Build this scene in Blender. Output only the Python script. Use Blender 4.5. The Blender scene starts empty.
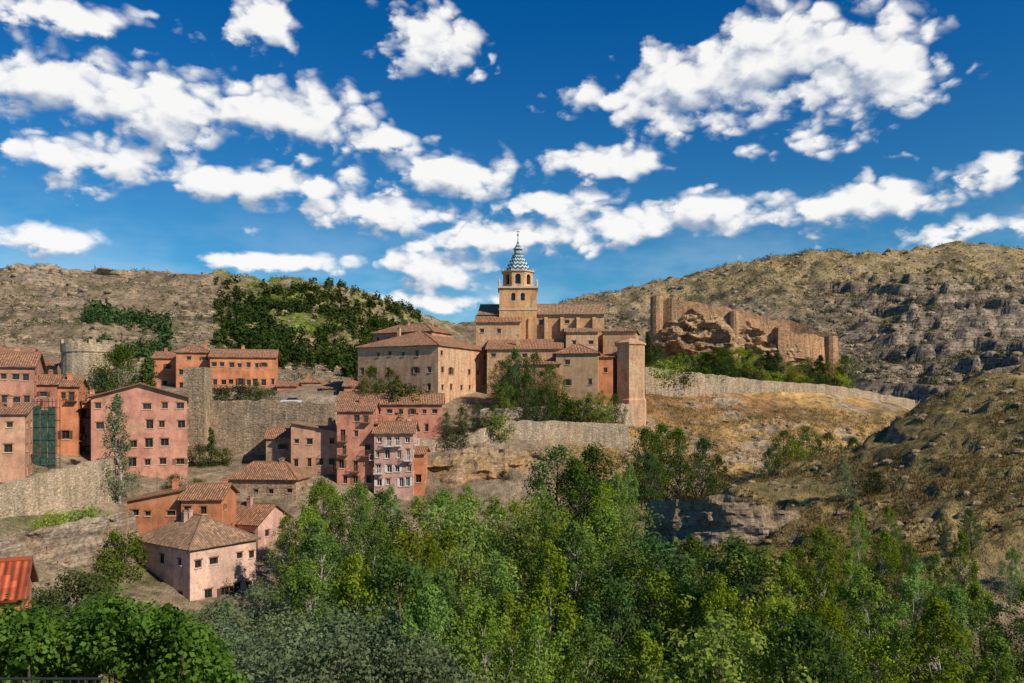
import bpy, math, random
import numpy as np
from mathutils import Vector, Matrix
random.seed(7)
rng=np.random.default_rng(11)
F=800.; HY=400.
# survey helpers: bearing (tangent*800 from 512) and distance -> metres
def X(px,D): return (px-512)/F*D
def Zp(py,D): return (HY-py)/F*D
scene=bpy.context.scene
def link(o): scene.collection.objects.link(o); return o

# ------------------------------------------------------------ noise
def _h(ix,iy,s):
    h=(ix.astype(np.int64)*374761393+iy.astype(np.int64)*668265263+s*974634777)&0xffffffff
    h=((h^(h>>13))*1274126177)&0xffffffff
    h=h^(h>>16)
    return (h&0xffff)/65535.
def vn(x,y,s=0):
    x=np.asarray(x,float); y=np.asarray(y,float)
    ix=np.floor(x); iy=np.floor(y); fx=x-ix; fy=y-iy
    fx=fx*fx*(3-2*fx); fy=fy*fy*(3-2*fy)
    a=_h(ix,iy,s);b=_h(ix+1,iy,s);c=_h(ix,iy+1,s);d=_h(ix+1,iy+1,s)
    return (a*(1-fx)+b*fx)*(1-fy)+(c*(1-fx)+d*fx)*fy
def fbm(x,y,s=0,o=5,g=.5):
    t=0;a=1;n=0
    for i in range(o):
        t=t+a*(vn(x*2**i+i*17.3,y*2**i-i*9.1,s+i)-.5); n+=a; a*=g
    return t/n*2
def sst(a,b,x):
    t=np.clip((x-a)/(b-a),0,1); return t*t*(3-2*t)

# ------------------------------------------------------------ terrain heights
DK=[0,12,25,40,60,80,100,115,130,145,160,175,190,205,220,240,270,320,400,500,650,800,1000,1500,3000]
T={
-700:[-2,-6,-11,-18,-20,-15,-10,-6,-4,-1,2,5,8,10,12,16,24,40,64,86,80,70,60,40,40],
0:  [-2,-6,-11,-20,-27,-22,-16,-10,-8,-3,0,3,5,6,8,11,16,30,58,84,80,70,60,40,40],
70: [-2,-6,-11,-21,-30,-28,-21,-15,-10,-6,-1,2,4,6,8,10,14,30,58,83,80,70,60,40,40],
130:[-2,-7,-14,-24,-32,-31,-26.5,-21,-13,-12,-11,0,3,5,6,8,12,28,56,81,80,70,60,40,40],
200:[-2,-8,-16,-27,-33,-33,-28,-24,-17,-13,-11,0,3,4,5,7,11,26,54,82,80,70,60,40,40],
270:[-2,-8,-18,-29,-35,-35,-31,-25,-19,-14,-11,0,3,4,5,6,9,24,50,79,76,70,60,40,40],
340:[-2,-8,-18,-29,-35,-35,-33,-29,-22,-15,-8,1,3,4,4,5,7,20,46,74,72,66,60,40,40],
390:[-2,-8,-18,-29,-35,-35,-33,-30,-24,-17,-8,0,3,4,4,4,6,16,36,62,62,66,60,40,40],
430:[-2,-8,-18,-29,-35,-35,-34,-31,-26,-18,-8,0,3,3,3,3,5,12,28,50,56,70,60,40,40],
480:[-2,-8,-18,-29,-35,-35,-35,-33,-28,-20,-8,0,3,3,3,3,4,6,15,38,58,76,60,40,40],
560:[-2,-8,-18,-29,-35,-35,-34,-32,-29,-22,-12,-3,2,4,4,4,4,0,6,20,55,98,85,60,40],
640:[-2,-8,-18,-28,-35,-34,-31,-29,-26,-20,-14,-9,-3,3,8,10,10,-5,0,18,60,114,100,70,40],
680:[-2,-8,-18,-28,-34,-32,-24,-18,-20,-20,-16,-10,-4,2,8,10,10,-8,-3,18,66,123,110,80,40],
720:[-2,-8,-18,-27,-33,-28,-19,-12.5,-15,-20,-17,-11,-4,1,8,10,10,-10,-5,20,72,132,120,80,40],
800:[-2,-8,-18,-27,-32,-25,-15.5,-12,-9,-18,-19,-13,-7,-1,6,9,8,-15,-5,24,80,145,130,80,40],
860:[-2,-8,-18,-27,-32,-22,-13.5,-9.5,-6.5,-14,-18,-14,-9,-3,2,4,2,-18,0,28,86,151,130,80,40],
900:[-2,-8,-18,-27,-31,-20,-12,-6.5,-3.,-10,-16,-14,-9,-3,-1,-3,-12,-20,5,33,90,155,135,80,40],
950:[-2,-8,-18,-27,-31,-18,-9,-2.5,2.5,-4,-12,-13,-11,-8,-8,-10,-14,-16,9,38,93,157,135,80,40],
1024:[-2,-8,-18,-27,-30,-15,-5,1.5,6.3,2,-5,-10,-12,-12,-12,-14,-15,-10,14,42,95,148,130,80,40],
1800:[-2,-8,-16,-22,-22,-8,2,9,14,12,6,2,0,0,0,0,5,12,30,60,100,130,120,80,40]}
PK=sorted(T); pg=np.arange(-900,2000,10.)
dg=np.concatenate([np.arange(0,260,2.5),np.geomspace(260,3000,110)])
A=np.array([np.interp(dg,DK,T[p]) for p in PK])
G=np.array([np.interp(pg,PK,A[:,j]) for j in range(len(dg))]).T
k=np.exp(-.5*(np.arange(-4,5)/1.8)**2);k/=k.sum()
Gp=np.pad(G,((4,4),(0,0)),'edge'); G=sum(k[i]*Gp[i:i+len(pg)] for i in range(9))
Gp=np.pad(G,((0,0),(1,1)),'edge'); G=.22*Gp[:,:-2]+.56*Gp[:,1:-1]+.22*Gp[:,2:]
def base_h(px,D):
    pi=np.clip((px-pg[0])/10.,0,len(pg)-1.001); i=pi.astype(int); fi=pi-i
    di=np.interp(D,dg,np.arange(len(dg))); di=np.clip(di,0,len(dg)-1.001); j=di.astype(int); fj=di-j
    return (G[i,j]*(1-fi)+G[i+1,j]*fi)*(1-fj)+(G[i,j+1]*(1-fi)+G[i+1,j+1]*fi)*fj
def height(x,y):
    x=np.asarray(x,float);y=np.asarray(y,float)
    D=np.maximum(y,1.); px=512+800*x/D
    z=base_h(px,D)
    far=sst(250,380,D)
    near=sst(640,700,px)*sst(70,80,D)*(1-sst(150,180,D))
    z=z+fbm(x*.11,y*.11,3,5)*(.55+.8*near)+near*.6*fbm(x*.5,y*.5,8,3)
    rt=sst(600,800,px)
    z=z+far*(fbm(x*.013,y*.013,21,3)*9*(1-.6*sst(430,500,D)*(1-sst(500,560,D))) - np.abs(fbm(x*.03,y*.012,23,4))*(8+5*rt)+2+1*rt + fbm(x*.09,y*.09,5,4)*(2.6+.6*rt))
    P=10.5
    wv=fbm(x*.01,y*.01,31,3)*1.1+fbm(x*.05,y*.05,33,3)*.25
    q=z/P+wv
    zt=P*(np.floor(q)+sst(.62,.95,q-np.floor(q))-wv)
    rr=sst(820,900,px+200*fbm(x*.006,y*.006,35,2))*(1-sst(92,125,z))
    kk=far*np.clip(.12+.85*rr+.5*(1-sst(60,230,px))+.6*fbm(x*.012,y*.012,41,3)*(1-.5*rt),0,.92)
    z=z*(1-kk)+zt*kk
    P2=3.1; wv=fbm(x*.05,y*.05,37,3)*.9; q=z/P2+wv
    zt=P2*(np.floor(q)+sst(.6,.95,q-np.floor(q))-wv)
    k2=sst(630,680,px)*sst(80,95,D)*(1-sst(200,215,D))*np.clip(.5+.9*fbm(x*.04,y*.04,43,3),0,.9)
    return z*(1-k2)+zt*k2
def hz(px,D): return float(height(X(px,D),D))

def np_mesh(name,verts,quads,mats,midx=None,attrs=None,smooth=False,uv=None):
    me=bpy.data.meshes.new(name)
    verts=np.asarray(verts,np.float32); quads=np.asarray(quads,np.int32)
    me.vertices.add(len(verts)); me.vertices.foreach_set('co',verts.ravel())
    me.loops.add(quads.size); me.loops.foreach_set('vertex_index',quads.ravel())
    me.polygons.add(len(quads)); me.polygons.foreach_set('loop_start',np.arange(0,quads.size,4,dtype=np.int32))
    me.polygons.foreach_set('loop_total',np.full(len(quads),4,np.int32))
    if midx is not None: me.polygons.foreach_set('material_index',np.asarray(midx,np.int32))
    me.polygons.foreach_set('use_smooth',np.full(len(quads),smooth))
    for m in mats: me.materials.append(m)
    me.update(calc_edges=True)
    if attrs:
        for n,(t,a) in attrs.items():
            at=me.attributes.new(n,t,'POINT')
            at.data.foreach_set('color' if t=='FLOAT_COLOR' else 'value',np.asarray(a,np.float32).ravel())
    return me

# ------------------------------------------------------------ material helpers
class NT:
    def __init__(s,tree): s.t=tree
    def n(s,typ,props={},**inp):
        nd=s.t.nodes.new(typ)
        for k_,v in props.items(): setattr(nd,k_,v)
        for k_,v in inp.items():
            key=int(k_[1:]) if k_[0]=='i' and k_[1:].isdigit() else k_.replace('_',' ')
            s.set(nd.inputs[key],v)
        return nd
    def set(s,sock,v):
        if isinstance(v,bpy.types.NodeSocket): s.t.links.new(v,sock)
        elif isinstance(v,bpy.types.Node): s.t.links.new(v.outputs[0],sock)
        else: sock.default_value=v
    def math(s,op,a,b=0.,c=0.,clamp=False):
        nd=s.n('ShaderNodeMath',{'operation':op,'use_clamp':clamp},i0=a,i1=b)
        if op in('MULTIPLY_ADD',): s.set(nd.inputs[2],c)
        return nd.outputs[0]
    def vmath(s,op,a,b=(0,0,0),c=None):
        nd=s.n('ShaderNodeVectorMath',{'operation':op},i0=a,i1=b)
        if c is not None: s.set(nd.inputs[2],c)
        return nd
    def mix(s,f,a,b,blend='MIX'):
        nd=s.t.nodes.new('ShaderNodeMix'); nd.data_type='RGBA'; nd.blend_type=blend
        s.set(nd.inputs[0],f)
        for i,v in((6,a),(7,b)):
            if isinstance(v,tuple) and len(v)==3: v=(*v,1)
            s.set(nd.inputs[i],v)
        return nd.outputs[2]
    def mul(s,col,v):
        return s.mix(1.,col,s.n('ShaderNodeCombineColor',Red=v,Green=v,Blue=v).outputs[0],'MULTIPLY')
    def mr(s,v,a,b,c=0.,d=1.,interp='SMOOTHSTEP'):
        nd=s.n('ShaderNodeMapRange',{'interpolation_type':interp},Value=v,From_Min=a,From_Max=b,To_Min=c,To_Max=d)
        return nd.outputs[0]
    def noise(s,vec,scale,detail=4,rough=.55,out=0):
        nd=s.n('ShaderNodeTexNoise',Vector=vec,Scale=scale,Detail=detail,Roughness=rough)
        return nd.outputs[out]
    def scale(s,vec,sc): return s.vmath('MULTIPLY',vec,sc).outputs[0]
def newmat(name):
    m=bpy.data.materials.new(name); m.use_nodes=True; t=m.node_tree; t.nodes.clear()
    s=NT(t); out=t.nodes.new('ShaderNodeOutputMaterial'); b=t.nodes.new('ShaderNodeBsdfPrincipled')
    b.inputs['Roughness'].default_value=.9; b.inputs['Specular IOR Level'].default_value=.12
    t.links.new(b.outputs[0],out.inputs[0])
    return m,s,b,out
def finish(s,b,col,bumph=None,bs=.5,bd=.05):
    s.set(b.inputs['Base Color'],col)
    if bumph is not None:
        bp=s.n('ShaderNodeBump',Strength=bs,Distance=bd,Height=bumph); s.set(b.inputs['Normal'],bp)
def M_plaster(name,c,stone=.25):
    m,s,b,o=newmat(name); tc=s.n('ShaderNodeTexCoord').outputs['Object']
    oi=s.n('ShaderNodeObjectInfo').outputs['Random']
    n1=s.noise(tc,.35,4,.6); n2=s.noise(s.scale(tc,(.9,.9,.25)),1.,4,.65); n3=s.noise(tc,5,4,.72)
    v=s.math('MULTIPLY',s.mr(n1,.3,.7,.70,1.18),s.mr(n2,.3,.7,.78,1.1))
    v=s.math('MULTIPLY',v,s.mr(n3,.3,.7,.78,1.14)); v=s.math('MULTIPLY',v,s.mr(oi,0,1,.82,1.12,'LINEAR'))
    col=s.mul((*c,1),v)
    st=s.mul((.35,.25,.15,1),s.mr(n3,.3,.7,.55,1.4))
    f=s.mr(s.math('ADD',n1,s.math('MULTIPLY',n3,.25)),.76-stone*.25,.81-stone*.25)
    col=s.mix(s.math('MULTIPLY',f,.75),col,st)
    finish(s,b,col,n3,.5,.08); return m
def M_stone(name,c1,c2,sc=1.9,mortar=(.34,.28,.20),warm=(.36,.21,.11),wamt=.35,mo=.4):
    m,s,b,o=newmat(name); tc=s.n('ShaderNodeTexCoord').outputs['Object']
    n1=s.noise(tc,.22,5,.65); n3=s.noise(tc,4,4,.75); n2=s.noise(s.scale(tc,(1.2,1.2,.18)),1.,4,.65)
    w=s.scale(s.vmath('ADD',tc,s.scale(s.n('ShaderNodeCombineXYZ',X=n3,Y=n2,Z=n3).outputs[0],(.5,.5,.3))).outputs[0],(1,1,1.6))
    ve=s.n('ShaderNodeTexVoronoi',Vector=w,Scale=sc)
    g=s.n('ShaderNodeSeparateColor',Color=ve.outputs['Color']).outputs[0]
    col=s.mix(g,(*c1,1),(*c2,1))
    col=s.mix(s.math('MULTIPLY',s.mr(n1,.4,.65),wamt),col,(*warm,1))
    e=s.mr(ve.outputs['Distance'],.35,.62)
    col=s.mix(s.math('MULTIPLY',e,mo),col,(mortar[0]*.6,mortar[1]*.6,mortar[2]*.6,1))
    v=s.math('MULTIPLY',s.mr(n2,.3,.72,1.15,.66),s.mr(n3,.3,.7,.66,1.28)); v=s.math('MULTIPLY',v,s.mr(n1,.3,.7,.8,1.15))
    col=s.mul(col,v)
    finish(s,b,col,s.math('SUBTRACT',n3,s.math('MULTIPLY',e,.6)),.7,.12); return m
def M_brick(name,c,k_=1.):
    m,s,b,o=newmat(name); tc=s.n('ShaderNodeTexCoord').outputs['Object']
    z=s.n('ShaderNodeSeparateXYZ',Vector=tc).outputs[2]
    n1=s.noise(tc,.3,5,.65); n3=s.noise(tc,4,4,.7)
    st=s.math('PINGPONG',s.math('ADD',z,s.math('MULTIPLY',n3,.35)),.45)
    f=s.mr(st,.26,.40)
    vo=s.n('ShaderNodeTexVoronoi',Vector=tc,Scale=2.6)
    rub=s.mix(vo.outputs['Color'],(c[0]*.85,c[1]*.85,c[2]*.8),(c[0]*1.15,c[1]*1.2,c[2]*1.15))
    col=s.mix(s.math('MULTIPLY',f,.45*k_),rub,(c[0]*1.,c[1]*.68,c[2]*.5))
    col=s.mix(s.math('MULTIPLY',s.mr(n1,.46,.6),.6),col,(c[0]*1.05,c[1]*.76,c[2]*.6))
    n2=s.noise(s.scale(tc,(1.,1.,.22)),1.,4,.65)
    v=s.math('MULTIPLY',s.mr(n2,.3,.7,1.12,.68),s.mr(n3,.3,.7,.74,1.22))
    col=s.mul(col,v)
    finish(s,b,col,n3,.5,.08); return m
def M_tile(name,c):
    m,s,b,o=newmat(name); uv=s.n('ShaderNodeTexCoord').outputs['UV']; tc=s.n('ShaderNodeTexCoord').outputs['Object']
    sx=s.n('ShaderNodeSeparateXYZ',Vector=uv); u=sx.outputs[0]; vv=sx.outputs[1]
    cell=s.n('ShaderNodeCombineXYZ',X=s.math('FLOOR',s.math('DIVIDE',u,.34)),Y=s.math('FLOOR',s.math('DIVIDE',vv,.45)))
    wn=s.n('ShaderNodeTexWhiteNoise',Vector=cell.outputs[0]).outputs[0]
    n1=s.noise(tc,.5,5,.7); n2=s.noise(tc,3,3,.7)
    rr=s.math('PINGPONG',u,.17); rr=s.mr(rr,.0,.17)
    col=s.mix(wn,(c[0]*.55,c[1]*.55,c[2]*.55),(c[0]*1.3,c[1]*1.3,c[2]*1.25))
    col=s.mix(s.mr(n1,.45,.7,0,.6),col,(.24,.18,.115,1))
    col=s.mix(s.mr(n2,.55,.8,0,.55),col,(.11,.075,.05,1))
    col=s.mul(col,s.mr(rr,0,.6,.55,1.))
    st=s.math('FRACT',s.math('DIVIDE',vv,.45))
    finish(s,b,col,s.math('ADD',rr,s.math('MULTIPLY',st,-.35)),.8,.12); return m
def M_plain(name,c,rough=.8,spec=.2,metal=0,var=.2):
    m,s,b,o=newmat(name); tc=s.n('ShaderNodeTexCoord').outputs['Object']
    n=s.noise(tc,3,3,.65); v=s.mr(n,.25,.75,1-var,1+var)
    finish(s,b,s.mul((*c,1),v)); b.inputs['Roughness'].default_value=rough; b.inputs['Specular IOR Level'].default_value=spec; b.inputs['Metallic'].default_value=metal
    return m
def M_leaf(name,dark,light,trans=.4,hv=1.):
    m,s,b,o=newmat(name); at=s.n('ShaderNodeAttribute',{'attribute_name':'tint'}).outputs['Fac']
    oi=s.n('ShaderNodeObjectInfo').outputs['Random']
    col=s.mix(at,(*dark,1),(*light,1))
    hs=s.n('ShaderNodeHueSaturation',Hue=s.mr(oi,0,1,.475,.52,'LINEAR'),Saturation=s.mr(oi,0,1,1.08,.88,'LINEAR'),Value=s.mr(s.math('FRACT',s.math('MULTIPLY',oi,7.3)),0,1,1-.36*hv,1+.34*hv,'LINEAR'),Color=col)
    df=s.n('ShaderNodeBsdfDiffuse',Color=hs.outputs[0]); s.t.nodes.remove(b)
    tr=s.n('ShaderNodeBsdfTranslucent',Color=hs.outputs[0]); mx=s.n('ShaderNodeMixShader',i0=trans,i1=df.outputs[0],i2=tr.outputs[0])
    s.t.links.new(mx.outputs[0],o.inputs[0]); return m
def M_rock(name,c1,c2,c3,grass=1.):
    m,s,b,o=newmat(name); tc=s.n('ShaderNodeTexCoord').outputs['Object']
    n1=s.noise(tc,.18,4,.65); n2=s.noise(s.scale(tc,(.12,.12,1.4)),1.,5,.65); n3=s.noise(tc,1.6,6,.72)
    col=s.mix(s.mr(n2,.35,.65),(*c1,1),(*c2,1)); col=s.mix(s.mr(n1,.45,.65),col,(*c3,1))
    col=s.mul(col,s.mr(n3,.3,.7,.5,1.4))
    nz=s.n('ShaderNodeSeparateXYZ',Vector=s.n('ShaderNodeNewGeometry').outputs['Normal']).outputs[2]
    g=s.math('MULTIPLY',s.mr(nz,.5,.8,0,grass),s.mr(n3,.35,.6)); col=s.mix(g,col,(.34,.24,.095,1))
    finish(s,b,col,s.math('ADD',n3,n2),1.,.5); return m
def M_ground():
    m,s,b,o=newmat('ground_material'); tc=s.n('ShaderNodeTexCoord').outputs['Object']
    col=s.n('ShaderNodeAttribute',{'attribute_name':'Col'}).outputs['Color']
    scr=s.n('ShaderNodeAttribute',{'attribute_name':'scrub'}).outputs['Fac']
    n1=s.noise(tc,.05,5,.62); n2=s.noise(tc,.5,5,.72); n3=s.noise(tc,3.5,3,.7)
    v=s.math('MULTIPLY',s.mr(n1,.3,.7,.62,1.3),s.mr(n2,.3,.7,.58,1.4)); v=s.math('MULTIPLY',v,s.mr(n3,.3,.7,.8,1.2))
    col=s.mul(col,v)
    nz=s.n('ShaderNodeSeparateXYZ',Vector=s.n('ShaderNodeNewGeometry').outputs['Normal']).outputs[2]
    band=s.noise(s.scale(tc,(.03,.03,.7)),1.,4,.7)
    rock=s.mul(s.mix(s.mr(band,.35,.65),(.14,.105,.08,1),(.42,.33,.245,1)),s.mr(n2,.3,.7,.5,1.35))
    rf=s.mr(s.math('ADD',nz,s.math('MULTIPLY',n2,.3)),.80,.96,1.,0.)
    col=s.mix(s.math('MULTIPLY',rf,.85),col,rock)
    vo=s.n('ShaderNodeTexVoronoi',Vector=tc,Scale=.33)
    d=s.mr(s.math('ADD',vo.outputs['Distance'],s.math('MULTIPLY',n2,.5)),.44,.56,1.,0.)
    d=s.math('MULTIPLY',s.math('MULTIPLY',d,scr),s.mr(n1,.35,.55,.3,1.))
    col=s.mix(d,col,(.055,.065,.022,1))
    finish(s,b,col,s.math('ADD',s.math('MULTIPLY',n2,1.),s.math('MULTIPLY',n3,.3)),1.,.9); return m

# ------------------------------------------------------------ terrain
def build_terrain():
    pc=np.concatenate([np.arange(-900,-50,14),np.arange(-50,1075,2.4),np.arange(1075,1950,14)])
    dr=np.concatenate([np.geomspace(2.5,60,60)[:-1],np.arange(60,250,1.),np.arange(250,560,1.8),np.arange(560,860,2.6),np.geomspace(862,6000,40)])
    PX,DD=np.meshgrid(pc,dr); x=(PX-512)/F*DD; y=DD
    z=height(x,y)
    v=np.stack([x,y,z],-1).reshape(-1,3)
    nr,nc=PX.shape; i=np.arange(nr-1)[:,None]*nc+np.arange(nc-1)[None]
    q=np.stack([i,i+1,i+nc+1,i+nc],-1).reshape(-1,4)
    def c(a): return np.array(a)
    n=fbm(x*.02,y*.02,51,5); n2=fbm(x*.08,y*.08,61,5)
    col=np.zeros((nr,nc,3))+c([.27,.205,.135])
    def lay(f,cc):
        nonlocal col; f=f[...,None]; col=col*(1-f)+c(cc)*f
    far=sst(240,300,DD)
    lay(far,[.27,.195,.125])
    lay(far*sst(-.1,.35,n),[.34,.25,.155])
    lay(far*sst(.0,.4,n2)*.6,[.13,.12,.055])
    g=far*sst(205,260,PX+40*n)*(1-sst(415,455,PX+30*n))*sst(285,320,DD)*(1-sst(600,650,DD))
    lay(g*np.clip(.8+1.3*n2,0,1),[.155,.19,.035]); lay(g*sst(.05,.3,n)*.6,[.34,.27,.12])
    lay(far*(1-sst(560,700,PX))*sst(.12,.3,fbm(x*.015,y*.03,77,4))*.7,[.44,.31,.18])
    r=far*sst(560,700,PX)
    lay(r*sst(70,110,z+25*n),[.34,.25,.12])
    low=r*(1-sst(60,100,z+30*n-26*sst(780,900,PX)+14)); lay(low*.8,[.22,.165,.12])
    lay(r*sst(.05,.3,n2)*.55,[.125,.115,.045])
    gs=sst(520,640,PX)*sst(138,150,DD)*(1-far)
    lay(gs,[.47,.29,.11]); lay(gs*sst(-.05,.25,n2)*.85,[.22,.155,.065]); lay(gs*sst(.05,.3,n)*.6,[.38,.19,.085]); lay(gs*sst(.1,.3,fbm(x*.15,y*.15,63,4))*.7,[.42,.34,.24])
    nh=sst(640,690,PX)*sst(72,84,DD)*(1-sst(138,150,DD))
    lay(nh,[.215,.165,.065]); lay(nh*sst(-.05,.35,n2)*.75,[.35,.245,.095]); lay(nh*sst(.05,.35,-n2)*.8,[.115,.11,.04])
    vf=(1-sst(-30,-26,z))*(1-sst(120,140,DD)); lay(vf,[.06,.075,.025])
    ls=(1-sst(140,240,PX))*(1-sst(118,124,DD)); lay(ls*.8,[.32,.24,.155]); lay(ls*sst(0,.3,n2)*.8,[.11,.12,.045])
    mid=(1-sst(430,560,PX))*sst(150,165,DD)*(1-far); lay(mid*.7,[.36,.27,.18])
    scr=far*1.+gs*.5+nh*.6
    scr=np.clip(scr*(1-.5*g),0,1)
    colf=np.concatenate([col,np.ones((nr,nc,1))],-1)
    me=np_mesh('ground',v,q,[M_ground()],attrs={'Col':('FLOAT_COLOR',colf.reshape(-1,4)),'scrub':('FLOAT',scr.ravel())},smooth=True)
    link(bpy.data.objects.new('ground',me))
build_terrain()

# ------------------------------------------------------------ materials
PINK=M_plaster('pink_plaster',(.60,.285,.195)); PINK2=M_plaster('pale_pink_plaster',(.64,.38,.30),.0)
TERRA=M_plaster('terracotta_plaster',(.62,.245,.12),.05); TERRA2=M_plaster('red_plaster',(.56,.235,.155),.15)
OCHRE=M_plaster('ochre_plaster',(.58,.37,.21),.4); CREAM=M_plaster('cream_plaster',(.66,.44,.34),.05)
SALMON=M_plaster('salmon_plaster',(.62,.34,.215),.15)
STONE=M_stone('rubble_stone',(.30,.22,.14),(.54,.41,.275)); STONEW=M_stone('warm_rubble_stone',(.34,.23,.14),(.56,.39,.24),1.7)
STONEL=M_stone('pale_wall_stone',(.40,.31,.205),(.62,.49,.34),2.2,wamt=.35,mo=.25)
STONEO=M_stone('orange_castle_stone',(.42,.235,.125),(.62,.39,.22),1.5,(.36,.25,.15),(.56,.26,.12),.5)
BRICK=M_brick('brick_and_masonry',(.56,.365,.225)); BRICKO=M_brick('orange_brick',(.64,.39,.21),.6); BRICKP=M_brick('palace_masonry',(.61,.39,.25),.5)
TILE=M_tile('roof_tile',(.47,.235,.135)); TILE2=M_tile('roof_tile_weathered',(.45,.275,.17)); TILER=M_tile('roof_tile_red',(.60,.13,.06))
WOOD=M_plain('dark_wood',(.10,.055,.03)); WOODL=M_plain('brown_wood',(.20,.11,.06)); WHITE=M_plain('white_paint',(.65,.62,.57))
GLASS=M_plain('window_glass',(.018,.02,.024),.12,.6,0,.3); IRON=M_plain('iron',(.03,.03,.03),.5,.5)
CONC=M_plain('light_plaster_trim',(.60,.46,.34))

class MB:
    def __init__(s): s.v=[];s.f=[];s.m=[];s.uv=[]
    def poly(s,pts,mi=0,uv=None):
        b=len(s.v); s.v+=[tuple(p) for p in pts]; s.f.append(tuple(range(b,b+len(pts)))); s.m.append(mi)
        s.uv.append(uv if uv else [(0,0)]*len(pts))
    def par(s,o,a,b,c,mi=0):
        o=Vector(o);a=Vector(a);b=Vector(b);c=Vector(c)
        P=[o,o+a,o+a+b,o+b,o+c,o+a+c,o+a+b+c,o+b+c]
        if a.cross(b).dot(c)<0: fs=[(0,1,2,3),(4,7,6,5),(0,4,5,1),(1,5,6,2),(2,6,7,3),(3,7,4,0)]
        else: fs=[(0,3,2,1),(4,5,6,7),(0,1,5,4),(1,2,6,5),(2,3,7,6),(3,0,4,7)]
        for f in fs: s.poly([P[i] for i in f],mi)
    def box(s,a,b,mi=0): s.par(a,(b[0]-a[0],0,0),(0,b[1]-a[1],0),(0,0,b[2]-a[2]),mi)
    def tube(s,p0,p1,r0,r1,n=8,mi=0,cap=True):
        p0=Vector(p0);p1=Vector(p1);d=(p1-p0).normalized(); a=d.orthogonal().normalized(); b=d.cross(a)
        A=[p0+(a*math.cos(t)+b*math.sin(t))*r0 for t in [2*math.pi*i/n for i in range(n)]]
        B=[p1+(a*math.cos(t)+b*math.sin(t))*r1 for t in [2*math.pi*i/n for i in range(n)]]
        for i in range(n): s.poly([A[i],A[(i+1)%n],B[(i+1)%n],B[i]],mi)
        if cap: s.poly(B,mi); s.poly(A[::-1],mi)
    def lathe(s,prof,n=8,mi=0,rot=0,c=(0,0)):
        R=[[(c[0]+r*math.cos(rot+2*math.pi*i/n),c[1]+r*math.sin(rot+2*math.pi*i/n),z) for i in range(n)] for r,z in prof]
        for j in range(len(prof)-1):
            for i in range(n):
                i2=(i+1)%n
                s.poly([R[j][i],R[j][i2],R[j+1][i2],R[j+1][i]],mi,[(i,prof[j][1]),(i+1,prof[j][1]),(i+1,prof[j+1][1]),(i,prof[j+1][1])])
        s.poly(R[-1],mi)
    def obj(s,name,mats,parent=None,loc=(0,0,0),rz=0,smooth=False):
        if not s.f: return None
        me=bpy.data.meshes.new(name); me.from_pydata(s.v,[],s.f); 
        for m in mats: me.materials.append(m)
        me.polygons.foreach_set('material_index',s.m)
        ul=me.uv_layers.new(name='UVMap'); flat=[c for u in s.uv for p in u for c in p]; ul.data.foreach_set('uv',flat)
        if smooth: me.polygons.foreach_set('use_smooth',[True]*len(s.f))
        me.update(); o=bpy.data.objects.new(name,me); link(o); o.parent=parent; o.location=loc; o.rotation_euler=(0,0,rz); return o
def empty(name,loc,rz=0):
    e=bpy.data.objects.new(name,None); link(e); e.location=loc; e.rotation_euler=(0,0,rz); e.empty_display_size=2; return e

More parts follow.
